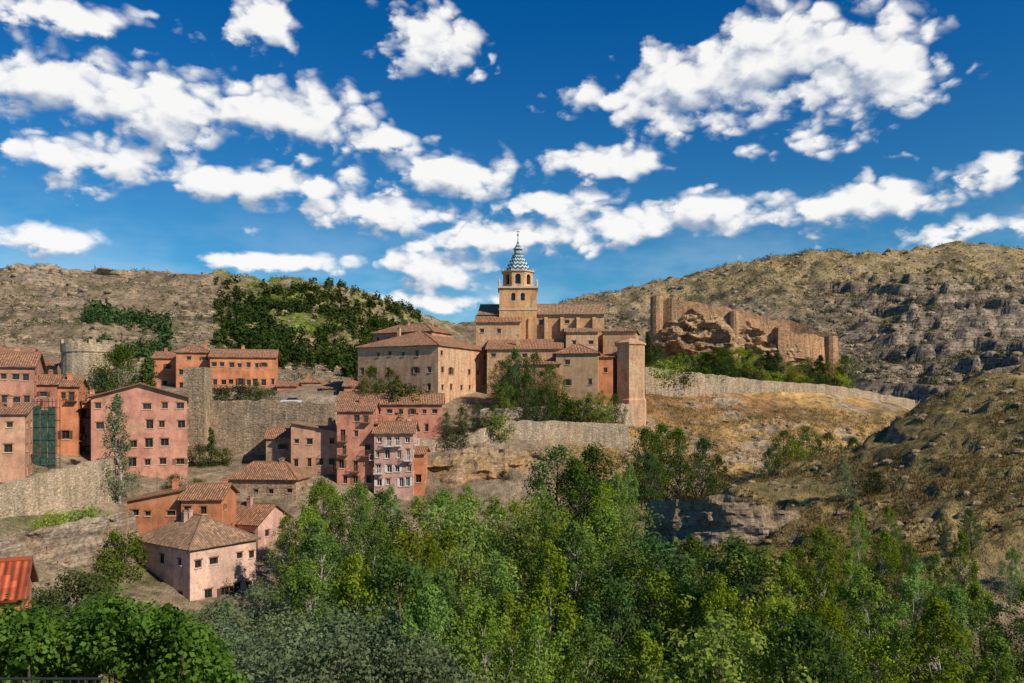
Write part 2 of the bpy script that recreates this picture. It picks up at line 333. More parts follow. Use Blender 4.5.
def wall_face(W,G,Fm,o,d,width,z0,z1,wins,rec=.25,arch=False,fr=True):
    nx,ny=d[1],-d[0]
    def p(x,z,off=0): return (o[0]+d[0]*x+nx*off,o[1]+d[1]*x+ny*off,z)
    xs=sorted(set([0,width]+[a for w in wins for a in w[:2]])); zs=sorted(set([z0,z1]+[a for w in wins for a in w[2:4]]))
    for i in range(len(xs)-1):
        for j in range(len(zs)-1):
            cx=(xs[i]+xs[i+1])/2; cz=(zs[j]+zs[j+1])/2
            if any(w[0]<cx<w[1] and w[2]<cz<w[3] for w in wins): continue
            W.poly([p(xs[i],zs[j]),p(xs[i+1],zs[j]),p(xs[i+1],zs[j+1]),p(xs[i],zs[j+1])])
    for w in wins:
        a,b,c,e=w[:4]; r=-rec
        W.poly([p(a,c),p(b,c),p(b,c,r),p(a,c,r)]);W.poly([p(a,e),p(a,e,r),p(b,e,r),p(b,e)])
        W.poly([p(a,c),p(a,c,r),p(a,e,r),p(a,e)]);W.poly([p(b,c),p(b,e),p(b,e,r),p(b,c,r)])
        G.poly([p(a,c,r),p(b,c,r),p(b,e,r),p(a,e,r)])
        if arch:
            R=(b-a)/2; zc=e-R; cx=(a+b)/2
            arc=[(cx+R*math.cos(t),zc+R*math.sin(t)) for t in [math.pi*i/8 for i in range(9)]]
            for i in range(4): W.poly([p(b,e),p(*arc[i+1]),p(*arc[i])])
            for i in range(4,8): W.poly([p(a,e),p(*arc[i+1]),p(*arc[i])])
            W.poly([p(b,e),p(a,e),p(cx,e-.001)])
        elif fr:
            t=.08; dd=Vector((d[0],d[1],0)); n=Vector((nx,ny,0)); up=Vector((0,0,1))
            def bar(x0,x1,za,zb,off=r+.004,th=.06,mi=0): Fm.par(p(x0,za,off),dd*(x1-x0),up*(zb-za),n*th,mi)
            bar(a,a+t,c,e);bar(b-t,b,c,e);bar(a+t,b-t,c,c+t);bar(a+t,b-t,e-t,e);m=(a+b)/2;bar(m-.04,m+.04,c+t,e-t)
            if e-c<2.: bar(a-.12,b+.12,c-.12,c-.004,.003,.12,1); bar(a-.15,b+.15,e+.004,e+.18,.003,.05,2)
            if len(w)>4 and w[4]=='s':
                bar(a-(b-a)*.5,a-.02,c,e,.004,.05,0);bar(b+.02,b+(b-a)*.5,c,e,.004,.05,0)
            if len(w)>4 and w[4]=='b':
                bar(a-.4,b+.4,c-.16,c-.004,.125,.8,0)
                q=Vector(p(a-.4,c,.9)); L=b-a+.8
                k_=0
                while k_<=L: Fm.par(q+dd*k_,dd*.05,up*.95,n*.04,0); k_+=.22
                Fm.par(q+up*.952,dd*L,up*.07,n*.06,0)
                Fm.par(p(a-.4,c+.952,.125),dd*.06,up*.07,n*.77,0);Fm.par(p(b+.34,c+.952,.125),dd*.06,up*.07,n*.77,0)

def mkwins(width,H,rows,cols,ws,skip=.12,bal=0,shut=0,rs=random):
    out=[]
    if rows<1 or cols<1: return out
    for r in range(rows):
        off=rs.uniform(-.3,.3)
        for c in range(cols):
            if rs.random()<skip: continue
            ww=ws[0]*rs.uniform(.7,1.2); hh=ws[1]*rs.uniform(.7,1.15)
            cx=(c+.5)/cols*width+rs.uniform(-.35,.35)+off; cz=(r+.5)/rows*H+.1+rs.uniform(-.12,.12)
            if r==rows-1: hh*=.7
            a,b=cx-ww/2,cx+ww/2; z0,z1=cz-hh/2,cz+hh/2
            if a<.3 or b>width-.3 or z1>H-.25 or z0<.1: continue
            if out and any(not(b+.1<w[0] or a-.1>w[1] or z1+.1<w[2] or z0-.5>w[3]) for w in out): continue
            k_=''
            q=rs.random()
            if q<bal and r>0: k_='b'; z0=max(.3,z0-.45)
            elif q<bal+shut: k_='s'
            out.append((a,b,z0,z1,k_))
    return out

def slab(R,pts,t=.18):
    P=[Vector(p) for p in pts]; n=(P[1]-P[0]).cross(P[2]-P[0]).normalized()
    e=(P[1]-P[0]).normalized(); g=n.cross(e)
    top=[p+n*t for p in P]; uv=[((p-P[0]).dot(e)+50,(p-P[0]).dot(g)+50) for p in P]
    R.poly(top,0,uv); R.poly([p for p in P[::-1]],1)
    for i in range(len(P)):
        j=(i+1)%len(P); R.poly([P[i],P[j],top[j],top[i]],2 if i==0 else 1,[(0,0),(1,0),(1,.2),(0,.2)])
def make_roof(R,Wm,w,d,ze,rise,kind,o=.45):
    if kind in('gx','gy'):
        sw=kind=='gy'; a,b=(d,w) if sw else (w,d)
        def q(x,y,z): return (y,a-x,z) if sw else (x,y,z)
        s_=rise/(b/2); zr=ze+rise
        slab(R,[q(-o,-o,ze-s_*o),q(a+o,-o,ze-s_*o),q(a+o,b/2,zr),q(-o,b/2,zr)])
        slab(R,[q(a+o,b+o,ze-s_*o),q(-o,b+o,ze-s_*o),q(-o,b/2,zr),q(a+o,b/2,zr)])
        R.tube(q(-o,b/2,zr+.17),q(a+o,b/2,zr+.17),.16,.16,8,0)
        Wm.poly([q(0,b,ze),q(0,0,ze),q(0,b/2,zr)]);Wm.poly([q(a,0,ze),q(a,b,ze),q(a,b/2,zr)])
    elif kind=='hip':
        s_=rise/(min(w,d)/2); zo=ze-s_*o; zr=ze+rise; i_=min(w,d)/2
        A,B,C,E=(-o,-o,zo),(w+o,-o,zo),(w+o,d+o,zo),(-o,d+o,zo)
        if w>=d: r1,r2=(i_,d/2,zr),(w-i_+.01,d/2,zr); slab(R,[A,B,r2,r1]);slab(R,[C,E,r1,r2]);slab(R,[B,C,r2]);slab(R,[E,A,r1])
        else: r1,r2=(w/2,i_,zr),(w/2,d-i_+.01,zr); slab(R,[A,B,r1]);slab(R,[C,E,r2]);slab(R,[B,C,r2,r1]);slab(R,[E,A,r1,r2])
        u=Vector((0,0,.17))
        for p0,p1 in((A,r1),(B,r2 if w>=d else r1),(C,r2),(E,r1 if w>=d else r2),(r1,r2)): R.tube(Vector(p0)+u,Vector(p1)+u,.15,.15,8,0)
    elif kind=='sf':
        s_=rise/d; slab(R,[(-o,-o,ze-s_*o),(w+o,-o,ze-s_*o),(w+o,d+o,ze+rise+s_*o),(-o,d+o,ze+rise+s_*o)])
        Wm.poly([(0,d,ze),(0,0,ze),(0,d,ze+rise)]);Wm.poly([(w,0,ze),(w,d,ze),(w,d,ze+rise)]);Wm.poly([(w,d,ze),(0,d,ze),(0,d,ze+rise),(w,d,ze+rise)])
    elif kind=='sl':
        s_=rise/w; slab(R,[(-o,d+o,ze-s_*o),(-o,-o,ze-s_*o),(w+o,-o,ze+rise+s_*o),(w+o,d+o,ze+rise+s_*o)])
        Wm.poly([(0,0,ze),(w,0,ze),(w,0,ze+rise)]);Wm.poly([(w,d,ze),(0,d,ze),(w,d,ze+rise)]);Wm.poly([(w,0,ze),(w,d,ze),(w,d,ze+rise),(w,0,ze+rise)])
    elif kind=='sr':
        s_=rise/w; slab(R,[(w+o,-o,ze-s_*o),(w+o,d+o,ze-s_*o),(-o,d+o,ze+rise+s_*o),(-o,-o,ze+rise+s_*o)])
        Wm.poly([(0,0,ze),(w,0,ze),(0,0,ze+rise)]);Wm.poly([(w,d,ze),(0,d,ze),(0,d,ze+rise)]);Wm.poly([(0,d,ze),(0,0,ze),(0,0,ze+rise),(0,d,ze+rise)])

def house(name,px0,px1,D,pe,pb,yaw=0,depth=10,px2=None,roof='gx',rise=2.2,wall=PINK,tile=TILE,rows=None,cols=None,scols=None,
          ws=(.95,1.35),skip=.12,bal=0,shut=.1,chim=1,found=5,parent=None,pre='',frame=WOOD,arch=False,seed=None,o=.45,pref=None):
    rs=random.Random(seed if seed is not None else int(px0*7+pe*3))
    th=math.radians(yaw); c,s_=math.cos(th),math.sin(th); x0=X(px0,D); u1=(px1-512)/F
    w=(u1*D-x0)/(c-u1*s_); x1,y1=x0+w*c,D+w*s_; d=depth
    if px2: u2=(px2-512)/F; d=(x1-u2*y1)/(s_+u2*c)
    Dm=pref or D+w*s_/2; zb=Zp(pb,Dm); ze=Zp(pe,Dm); H=ze-zb
    if rows is None: rows=max(1,int(H/3.0))
    if cols is None: cols=max(1,int(w/3.0))
    if scols is None: scols=max(1,int(d/3.2))
    if parent is None: par=empty(name,(x0,D,zb),th); loc=(0,0,0); rz=0
    else: par=parent; loc=Vector((x0,D,zb))-parent.location; rz=th
    W=MB();Gm=MB();Fm=MB();R=MB()
    fa=[((0,0),(1,0),w,cols),((w,0),(0,1),d,scols),((w,d),(-1,0),w,cols),((0,d),(0,-1),d,scols)]
    for (oo,dd,wd,cc) in fa:
        wn=mkwins(wd,H,rows,cc,ws,skip,bal,shut,rs=rs)
        wall_face(W,Gm,Fm,oo,dd,wd,-found,H,wn,arch=arch)
    make_roof(R,W,w,d,H,rise,roof,o)
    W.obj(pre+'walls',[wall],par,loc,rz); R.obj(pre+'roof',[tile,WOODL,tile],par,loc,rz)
    Gm.obj(pre+'windows',[GLASS],par,loc,rz); Fm.obj(pre+'window_frames',[frame,CONC,WOODL],par,loc,rz)
    if chim:
        C=MB()
        for i in range(chim):
            cx=rs.uniform(.2,.8)*w; cy=rs.uniform(.3,.7)*d; z1=H+rise+rs.uniform(.5,1.1)
            C.box((cx,cy,H),(cx+.7,cy+.6,z1)); C.box((cx-.08,cy-.08,z1+.003),(cx+.78,cy+.68,z1+.12)); C.box((cx+.1,cy+.1,z1+.123),(cx+.6,cy+.5,z1+.35),1)
        C.obj(pre+'chimney',[wall,tile],par,loc,rz)
        if rs.random()<.5:
            C=MB(); cx=rs.uniform(.3,.7)*w; cy=d*.5; C.tube((cx,cy,H+rise*.6),(cx,cy,H+rise+2.4),.03,.03,5)
            for k_ in range(4): C.tube((cx-.5+k_*.06,cy,H+rise+1.5+k_*.25),(cx+.5-k_*.06,cy,H+rise+1.5+k_*.25),.018,.018,4)
            C.obj(pre+'antenna',[IRON],par,loc,rz)
    return par,w,d,H

# ---- left quarter
house('pink_townhouse',-44,34,124,366,482,yaw=24,depth=12,roof='gx',rise=2.4,wall=PINK,bal=.2,rows=5,cols=7)
house('salmon_townhouse',-44,25,110,414,486,yaw=24,depth=8,roof='sf',rise=1.4,wall=SALMON,bal=.1,rows=3)
house('red_townhouse',34,57,131,384,472,yaw=24,depth=9,roof='gx',rise=1.4,wall=TERRA2,bal=.5)
house('narrow_townhouse',57,78,133,386,466,yaw=20,depth=9,roof='gx',rise=1.3,wall=TERRA,bal=.6,rows=4,cols=2)
house('narrow_townhouse',78,94,138,402,462,yaw=20,depth=8,roof='gx',rise=1.1,wall=PINK,bal=.3,rows=3,cols=2)
house('upper_townhouse',-16,30,168,356,395,yaw=20,depth=9,roof='gx',rise=1.8,wall=PINK)
house('upper_townhouse',30,54,158,368,395,yaw=20,depth=8,roof='gx',rise=1.4,wall=OCHRE)
house('gabled_pink_house',91,187,133,397,472,yaw=21,depth=13,roof='gy',rise=2.2,wall=PINK,rows=4,cols=6,ws=(1.1,1.35),bal=.1,shut=.15,skip=.22,frame=WOODL,o=.7)
house('terracotta_house',153,178,196,358,393,yaw=14,depth=10,roof='gx',rise=1.6,wall=TERRA)
house('terracotta_house',176,210,192,352,393,yaw=14,depth=9,roof='hip',rise=1.8,wall=TERRA,shut=.3,cols=4)
house('terracotta_hotel',210,276,188,357,391,yaw=14,depth=11,roof='gx',rise=1.9,wall=TERRA,rows=2,cols=8,skip=0.05)
house('small_townhouse',277,296,186,386,400,yaw=8,depth=8,roof='gx',rise=1.,wall=TERRA2,chim=0)
house('small_townhouse',298,326,188,393,404,yaw=8,depth=8,roof='gx',rise=1.3,wall=SALMON,chim=0,rows=1)
house('small_townhouse',322,346,184,388,404,yaw=4,depth=8,roof='gx',rise=1.3,wall=OCHRE,chim=1,rows=1)
house('small_townhouse',344,362,176,386,404,yaw=4,depth=8,roof='gx',rise=1.3,wall=TERRA2,chim=1,rows=1)
house('small_townhouse',300,318,205,382,396,yaw=8,depth=8,roof='hip',rise=1.3,wall=TERRA,chim=1,rows=1)
house('stone_cottage',229,296,139,478,505,yaw=-6,px2=309,roof='hip',rise=2.4,wall=STONEW,rows=1,cols=4,found=7)
house('brown_house',266,298,150,438,492,yaw=10,depth=10,roof='gx',rise=1.6,wall=STONEW,rows=3,found=7)
house('salmon_house',291,338,147,432,494,yaw=6,depth=10,roof='sr',rise=1.6,wall=SALMON,rows=3,cols=4,found=7,tile=TILE2)
house('red_balcony_house',337,373,145,411,488,yaw=4,depth=11,roof='gx',rise=1.6,wall=TERRA2,rows=5,cols=3,ws=(.9,1.5),bal=.5,found=8,skip=.05,frame=WOODL)
house('pink_balcony_house',374,413,144,433,490,yaw=2,depth=10,roof='gx',rise=1.7,wall=PINK2,rows=4,cols=4,ws=(.85,1.5),bal=.35,found=8,skip=.05,frame=WHITE)
house('upper_red_house',373,442,160,404,452,yaw=4,depth=10,roof='gx',rise=1.9,wall=TERRA2,rows=3,cols=6)
house('low_house',338,374,161,401,440,yaw=4,depth=10,roof='gx',rise=1.7,wall=SALMON)
house('small_annex',413,424,146,454,488,yaw=0,depth=7,roof='gx',rise=.9,wall=TERRA,chim=0,found=8)
house('orange_house',127,180,114,501,552,yaw=6,depth=9,roof='sl',rise=1.4,wall=TERRA,rows=2,cols=4,found=7,ws=(1.,1.3))
house('orange_house',181,221,114,499,545,yaw=4,depth=8,roof='gx',rise=1.6,wall=TERRA,rows=2,cols=3,found=7)
house('white_walled_house',138,190,112,545,612,yaw=-36,px2=256,roof='hip',rise=3.1,wall=CREAM,rows=2,cols=3,scols=5,found=7,ws=(1.1,1.5),skip=.1,pref=107,tile=TILE2,chim=2)
house('cream_house',222,258,123,523,572,yaw=-20,px2=290,roof='gx',rise=2.4,wall=PINK2,rows=2,cols=3,found=8,tile=TILE)
house('red_roofed_house',-60,20,38,600,650,yaw=24,depth=4.,roof='gx',rise=1.3,wall=TERRA,tile=TILER,found=9,chim=0,rows=1,o=.3)
# ---- bishop's palace
house('stone_palace',358,438,179,345,413,yaw=-25,px2=490,roof='hip',rise=3.9,wall=BRICKP,rows=4,cols=6,scols=6,ws=(.95,1.35),skip=.2,found=6,pref=171,chim=3,tile=TILE)
house('palace_upper_wing',374,432,190,332,360,yaw=-25,depth=9,roof='hip',rise=2.,wall=PINK,rows=2,cols=6,ws=(.8,1.),chim=1)
# ---- cathedral
cat=empty('cathedral',(X(540,195),195,0))
house('',480,604,196,314,400,yaw=-3,depth=14,roof='gx',rise=3.0,wall=BRICK,tile=TILE2,rows=5,cols=5,ws=(1.,1.5),skip=.45,parent=cat,pre='nave_',chim=0,o=.6)
house('',476,520,192,322,400,yaw=-3,depth=8,roof='gx',rise=1.8,wall=BRICKP,tile=TILE,rows=4,cols=3,skip=.3,parent=cat,pre='transept_',chim=0)
house('',487,562,184,349,404,yaw=-4,depth=8,roof='sf',rise=2.6,wall=BRICKP,tile=TILE,rows=4,cols=5,skip=.35,parent=cat,pre='aisle_',chim=1)
house('',520,560,180,364,404,yaw=-6,depth=5,roof='sf',rise=1.8,wall=PINK,tile=TILE,rows=2,cols=3,skip=.2,parent=cat,pre='sacristy_',chim=0)
house('',556,598,180,353,412,yaw=-8,depth=11,roof='hip',rise=2.2,wall=OCHRE,tile=TILE,rows=3,cols=2,skip=.5,parent=cat,pre='chapel_',chim=0)
house('',566,598,187,332,400,yaw=-3,depth=9,roof='sf',rise=1.8,wall=BRICKP,tile=TILE2,rows=3,cols=2,skip=.6,parent=cat,pre='side_chapel_',chim=0)
house('',597,613,183,357,412,yaw=-3,depth=9,roof='sf',rise=1.4,wall=TERRA,tile=TILE,rows=2,cols=1,skip=.5,parent=cat,pre='orange_annex_',chim=0)
house('',603,636,189,331,412,yaw=-12,depth=12,roof='hip',rise=1.2,wall=BRICK,tile=TILE2,rows=3,cols=1,skip=.3,parent=cat,pre='apse_',chim=0)
B=MB()
for px in(530,546,562,578,594):
    D=195.2-(px-530)*.012; x=X(px,D)-cat.location.x; B.box((x-.45,D-195-1.2,Zp(400,D)),(x+.45,D-195+.8,Zp(319,D)))
    B.poly([(x-.45,D-195-1.2,Zp(319,D)+.003),(x+.45,D-195-1.2,Zp(319,D)+.003),(x+.45,D-195+.8,Zp(316,D)),(x-.45,D-195+.8,Zp(316,D))])
B.obj('nave_buttresses',[BRICKO],cat)
B=MB(); D=184; cx,cy=X(631,D)-cat.location.x,D-195; r=3.4
B.lathe([(r*1.15,Zp(445,D)-6),(r*1.12,Zp(400,D)),(r,Zp(398,D)),(r,Zp(346,D)),(r*1.1,Zp(345,D)),(r*1.1,Zp(343,D)),(.2,Zp(338,D))],6,0,.25,(cx,cy))
B.obj('buttress_tower',[BRICKP],cat)
# bell tower
D=196; tx,ty=X(518,D)-cat.location.x,D+3-195; hw=4.55
W=MB();Gm=MB();Fm=MB()
z0,z1=Zp(350,D),Zp(289,D)
for o_,d_ in(((tx-hw,ty-hw),(1,0)),((tx+hw,ty-hw),(0,1)),((tx+hw,ty+hw),(-1,0)),((tx-hw,ty+hw),(0,-1))):
    wall_face(W,Gm,Fm,o_,d_,2*hw,z0,z1,[(2.9,3.9,z1-3.,z1-1.1),(5.2,6.2,z1-3.,z1-1.1)],rec=.5,arch=True)
W.box((tx-hw-.4,ty-hw-.4,z1+.003),(tx+hw+.4,ty+hw+.4,z1+.4),1); W.box((tx-hw-.15,ty-hw-.15,z0+9.6),(tx+hw+.15,ty+hw+.15,z0+9.9),1)
R8=4.0; zb=z1+.4; zt=Zp(271.5,D)
pts=[(tx+R8*math.cos(math.pi/8+i*math.pi/4),ty+R8*math.sin(math.pi/8+i*math.pi/4)) for i in range(8)]
for i in range(8):
    a,b=pts[i],pts[(i+1)%8]; L=math.dist(a,b); d_=((b[0]-a[0])/L,(b[1]-a[1])/L)
    wall_face(W,Gm,Fm,a,d_,L,zb,zt,[(L*.28,L*.72,zb+.8,zt-.6)],rec=.7,arch=True)
W.lathe([(R8,zt),(R8+.35,zt+.05),(R8+.4,zt+.35),(R8-.2,zt+.36)],8,1,math.pi/8,(tx,ty))
for i in range(8):
    a=pts[i]; W.tube((a[0],a[1],zt+.36),(a[0],a[1],zt+1.1),.16,.03,6,1)
for sx in(-1,1):
    for sy in(-1,1):
        a=(tx+sx*hw,ty+sy*hw); W.tube((a[0],a[1],z1+.4),(a[0],a[1],z1+1.5),.3,.22,8,1); W.tube((a[0],a[1],z1+1.5),(a[0],a[1],z1+2.3),.3,.02,8,1)
W.obj('bell_tower',[BRICKO,CONC],cat); Gm.obj('belfry_openings',[GLASS],cat)
def M_glazed():
    m,s,b,o=newmat('glazed_dome_tile'); uv=s.n('ShaderNodeTexCoord').outputs['UV']
    sx=s.n('ShaderNodeSeparateXYZ',Vector=uv); u=s.math('MULTIPLY',sx.outputs[0],2.); v=s.math('MULTIPLY',sx.outputs[1],1.05)
    z=s.math('FRACT',s.math('ADD',v,s.math('MULTIPLY',s.math('PINGPONG',u,.5),1.)))
    f=s.mr(z,.52,.57); g=s.mr(s.math('FRACT',s.math('MULTIPLY',v,.5)),.5,.52)
    col=s.mix(f,s.mix(g,(.02,.07,.20,1),(.03,.12,.10,1)),(.55,.58,.52,1)); finish(s,b,col); b.inputs['Roughness'].default_value=.3; b.inputs['Specular IOR Level'].default_value=.5; return m
GL=M_glazed(); C=MB(); zz=zt+.37; 
C.lathe([(3.1,zz),(3.15,zz+.5),(2.75,zz+1.5),(2.2,zz+2.5),(1.75,zz+3.3),(1.45,zz+4.)],8,0,math.pi/8,(tx,ty))
zz+=4.; C.lathe([(1.45,zz),(1.6,zz+.15),(1.05,zz+.2),(1.,zz+1.5),(1.25,zz+1.6),(1.2,zz+1.75)],8,0,math.pi/8,(tx,ty))
zz+=1.75; C.lathe([(1.1,zz),(.7,zz+.6),(.35,zz+1.2),(.15,zz+2.),(.06,zz+3.)],8,0,math.pi/8,(tx,ty)); zz+=3.
C.obj('tiled_cupola',[GL,BRICKO],cat)
K=MB(); K.tube((tx,ty,zz-.1),(tx,ty,zz+2.),.07,.05,6); K.box((tx-.55,ty-.05,zz+1.2),(tx+.55,ty+.05,zz+1.32)); K.lathe([(.05,zz+.2),(.28,zz+.45),(.05,zz+.7)],8,0,0,(tx,ty)); K.obj('cross',[IRON],cat)

# ------------------------------------------------------------ walls and towers
def path(pts,step):
    out=[]
    for a,b in zip(pts[:-1],pts[1:]):
        A_=Vector((X(a[0],a[1]),a[1])); B_=Vector((X(b[0],b[1]),b[1])); n=max(1,int((B_-A_).length/step))
        for i in range(n):
            t=i/n; p=A_.lerp(B_,t); out.append((p.x,p.y,Zp(a[2],a[1])*(1-t)+Zp(b[2],b[1])*t,Zp(a[3],a[1])*(1-t)+Zp(b[3],b[1])*t))
    b=pts[-1]; out.append((X(b[0],b[1]),b[1],Zp(b[2],b[1]),Zp(b[3],b[1]))); return out
def stone_wall(name,pts,th=1.,mat=STONE,jit=.25,step=1.2,found=3,seed=1,ruin=0):
    P=path(pts,step); B=MB(); rs=random.Random(seed); n=len(P); o=Vector(P[0][:3])
    tops=[P[i][2]+rs.uniform(-jit,jit)*(.5+vn(i*.15,0,seed))+ruin*float(np.round(fbm(i*.35,3.,seed+4,3)*2.2))*.5 for i in range(n)]
    nor=[]
    for i in range(n):
        a=P[max(0,i-1)];b=P[min(n-1,i+1)]; d=Vector((b[0]-a[0],b[1]-a[1])).normalized(); nor.append(Vector((-d.y,d.x)))
    for i in range(n-1):
        f0=Vector((P[i][0],P[i][1],0));f1=Vector((P[i+1][0],P[i+1][1],0));n0=nor[i].to_3d()*th;n1=nor[i+1].to_3d()*th
        if n0.y<0 and abs(n0.y)>.01: n0=-n0
        if n1.y<0 and abs(n1.y)>.01: n1=-n1
        u=Vector((0,0,1)); a0,a1=tops[i],tops[i+1]; b0,b1=P[i][3]-found,P[i+1][3]-found; o0=Vector((o.x,o.y,o.z))
        q=lambda v,z: v+u*z-o0
        bat0=-n0.normalized()*.06*(a0-b0); bat1=-n1.normalized()*.06*(a1-b1)
        B.poly([q(f0+bat0,b0),q(f1+bat1,b1),q(f1,a1),q(f0,a0)]);B.poly([q(f0,a0),q(f1,a1),q(f1+n1,a1),q(f0+n0,a0)]);B.poly([q(f0+n0,a0),q(f1+n1,a1),q(f1+n1,b1),q(f0+n0,b0)])
        if i==0: B.poly([q(f0+bat0,b0),q(f0,a0),q(f0+n0,a0),q(f0+n0,b0)])
        if i==n-2: B.poly([q(f1+bat1,b1),q(f1+n1,b1),q(f1+n1,a1),q(f1,a1)])
    return B.obj(name,[mat],None,o)
stone_wall('retaining_wall',[(-60,98,500,540),(0,103,487,530),(60,112,470,515),(115,124,457,498)],1.2,STONEL)
stone_wall('town_wall',[(204,161,401,458),(262,160,400,460),(335,158,404,462)],1.4,STONE)
stone_wall('town_wall',[(96,150,440,470),(180,156,450,470)],1.2,STONE)
stone_wall('terrace_wall',[(415,156,438,480),(455,158,442,482),(480,160,430,470),(505,163,421,448),(560,166,421,444),(628,168,424,448)],1.,STONEL)
stone_wall('terrace_wall',[(545,172,400,425),(600,176,404,426),(640,182,404,424)],.8,STONEL)
stone_wall('long_defensive_wall',[(645,203,367,388),(700,206,373,396),(760,210,380,404),(830,214,385,410),(915,222,400,408)],1.2,STONEL,.2)
stone_wall('garden_wall',[(150,128,498,520),(225,132,492,520)],.8,STONEL)
stone_wall('garden_wall',[(480,166,409,420),(548,170,406,420)],.6,STONEL)
def tower(name,px,D,rpx,pt,pb,mat,n=20,cren=True,found=5,taper=1.04,flat=False):
    r=rpx*D/F; zt=Zp(pt,D); zb=Zp(pb,D)-found; B=MB(); H=zt-zb
    prof=[(r*taper,0),(r,H-1.6),(r*1.04,H-1.59),(r*1.04,H)]
    if flat: prof=[(r*taper,0),(r,H)]
    B.lathe(prof,n,0,math.pi/n)
    if cren:
        for i in range(0,n,2):
            a=2*math.pi*i/n; b=2*math.pi*(i+1)/n
            p=[Vector((math.cos(a)*q,math.sin(a)*q,H+.003)) for q in(r*.85,r*1.04)]+[Vector((math.cos(b)*q,math.sin(b)*q,H+.003)) for q in(r*1.04,r*.85)]
            up=Vector((0,0,.8)); 
            for k_ in range(4): B.poly([p[k_],p[(k_+1)%4],p[(k_+1)%4]+up,p[k_]+up])
            B.poly([q+up for q in p])
    return B.obj(name,[mat],None,(X(px,D),D+r,zb))
tower('round_stone_tower',75,152,24,343,400,STONEL,24,True)
tower('wall_tower',192,157,15,367,466,STONE,4,False,flat=True)

# ------------------------------------------------------------ rocks
ROCK=M_rock('limestone_rock',(.30,.20,.12),(.52,.37,.225),(.46,.26,.12))
ROCKG=M_rock('grey_limestone_rock',(.25,.19,.14),(.50,.39,.28),(.36,.25,.155),.7)
def rock_band(name,pts,bulge=2.,back=8.,mat=ROCK,seed=1,found=4,rowh=.5,lean=.3,step=.6,rough=1.4,flute=.9,strata=.7,conform=True,sp=1.3):
    P=path(pts,step); n=len(P); P=np.array(P); H=(P[:,2]-P[:,3]).max()+found; nt=int(H/rowh)+1
    s=np.concatenate([[0],np.cumsum(np.hypot(np.diff(P[:,0]),np.diff(P[:,1])))])
    t=np.linspace(0,1,nt)[:,None]; x=np.repeat(P[None,:,0],nt,0); y=np.repeat(P[None,:,1],nt,0)
    top=P[None,:,2]+fbm(s*.25/sp*1.3,s*0+seed,seed+3,4)[None]*rough; bot=P[None,:,3]-found
    z=bot+(top-bot)*t; S=np.repeat(s[None],nt,0); k_s=1.3/sp
    lay=np.floor(z/sp+fbm(S*.1*k_s,z*.05*k_s,seed+9,2)*1.2)
    dsp=bulge*fbm(S*.13*k_s,z*.16*k_s,seed,5)+(vn(S*.25*k_s,lay*3.1,seed+5)-.5)*bulge*strata+fbm(S*.7*k_s,z*.9*k_s,seed+7,4)*.5/k_s-np.abs(fbm(S*.2*k_s,z*.1*k_s,seed+11,4))*bulge*flute
    edge=np.minimum(1,np.minimum(S,s[-1]-S)/3.)
    dsp=dsp*edge+(1-t)*lean*(top-bot)*.6-(1-edge)*1.
    y=y-dsp; x=x+fbm(S*.3,z*.3,seed+13,3)*.5
    nb=12; y0=y[nt-1].copy(); z0=z[nt-1].copy(); x0_=x[nt-1].copy()
    for k_ in range(1,nb+1):
        f=k_/nb; yb=(P[:,1]+back)*f+y0*(1-f); g_=f**3 if not conform else f*f*(3-2*f)
        zb=(z0+fbm(x0_*.3,yb*.3,seed+17,3)*.5*math.sin(f*3.14))*(1-g_)+(height(x0_,yb)-.6)*g_
        x=np.vstack([x,x0_]);y=np.vstack([y,yb]);z=np.vstack([z,zb])
    nr=len(x); i=np.arange(nr-1)[:,None]*n+np.arange(n-1)[None]; q=np.stack([i,i+1,i+n+1,i+n],-1).reshape(-1,4)
    o=np.array([P[0,0],P[0,1],P[0,3]]); v=np.stack([x,y,z],-1).reshape(-1,3)-o
    ob=bpy.data.objects.new(name,np_mesh(name,v,q,[mat])); ob.location=o; link(ob)
rock_band('rock_outcrop',[(418,150,466,500),(450,151,448,500),(480,153,442,508),(520,156,448,500),(560,160,456,492)],2.6,7,ROCK,3,lean=.6)
rock_band('rock_outcrop',[(560,163,452,475),(600,166,452,480),(640,172,450,470)],1.6,6,ROCK,5,lean=.7)
rock_band('castle_rock',[(650,233,340,364),(668,230,318,364),(690,229,314,364),(730,229,318,364),(770,230,332,364),(800,231,346,364),(842,235,354,366)],4.,26,M_rock('orange_castle_rock',(.36,.20,.11),(.62,.41,.24),(.22,.13,.08),.4),7,lean=.12,flute=.8,strata=.9,rough=2.,conform=False,found=3)
rock_band('cliff_ledge',[(648,110,503,518),(675,107,496,530),(710,104,497,532),(750,102,503,530),(800,101,511,526)],1.6,7,ROCKG,9,lean=.35,step=.4,rowh=.3,rough=.8)
rock_band('cliff_ledge',[(835,196,428,440),(870,198,424,440),(905,202,425,436)],1.2,6,ROCKG,11,lean=.4)
rock_band('cliff_ledge',[(893,139,424,436),(930,135,399,408),(985,131,374,382),(1060,130,354,364)],1.,4,ROCKG,15,lean=.3,rough=.9)
rock_band('rocky_bank',[(-50,90,556,590),(0,93,540,584),(50,98,528,572),(100,105,516,560),(128,110,512,545)],1.8,5,ROCKG,19,lean=.6,step=.4,rowh=.3)
for i,(a,b,D,pt) in enumerate([(690,740,187,424),(745,812,190,418),(655,690,176,440),(720,770,176,446),(600,650,178,430)]):
    zz_=[(a,D),( (a+b)/2,D+1),(b,D+2)]
    rock_band('slope_ledge',[(p,d,HY-(hz(p,d)+.7)*F/d,HY-(hz(p,d-2)-.8)*F/d) for p,d in zz_],1.1,3,ROCK,31+i,found=1.5,lean=.7,step=.4,rowh=.25,rough=1.,sp=.7)
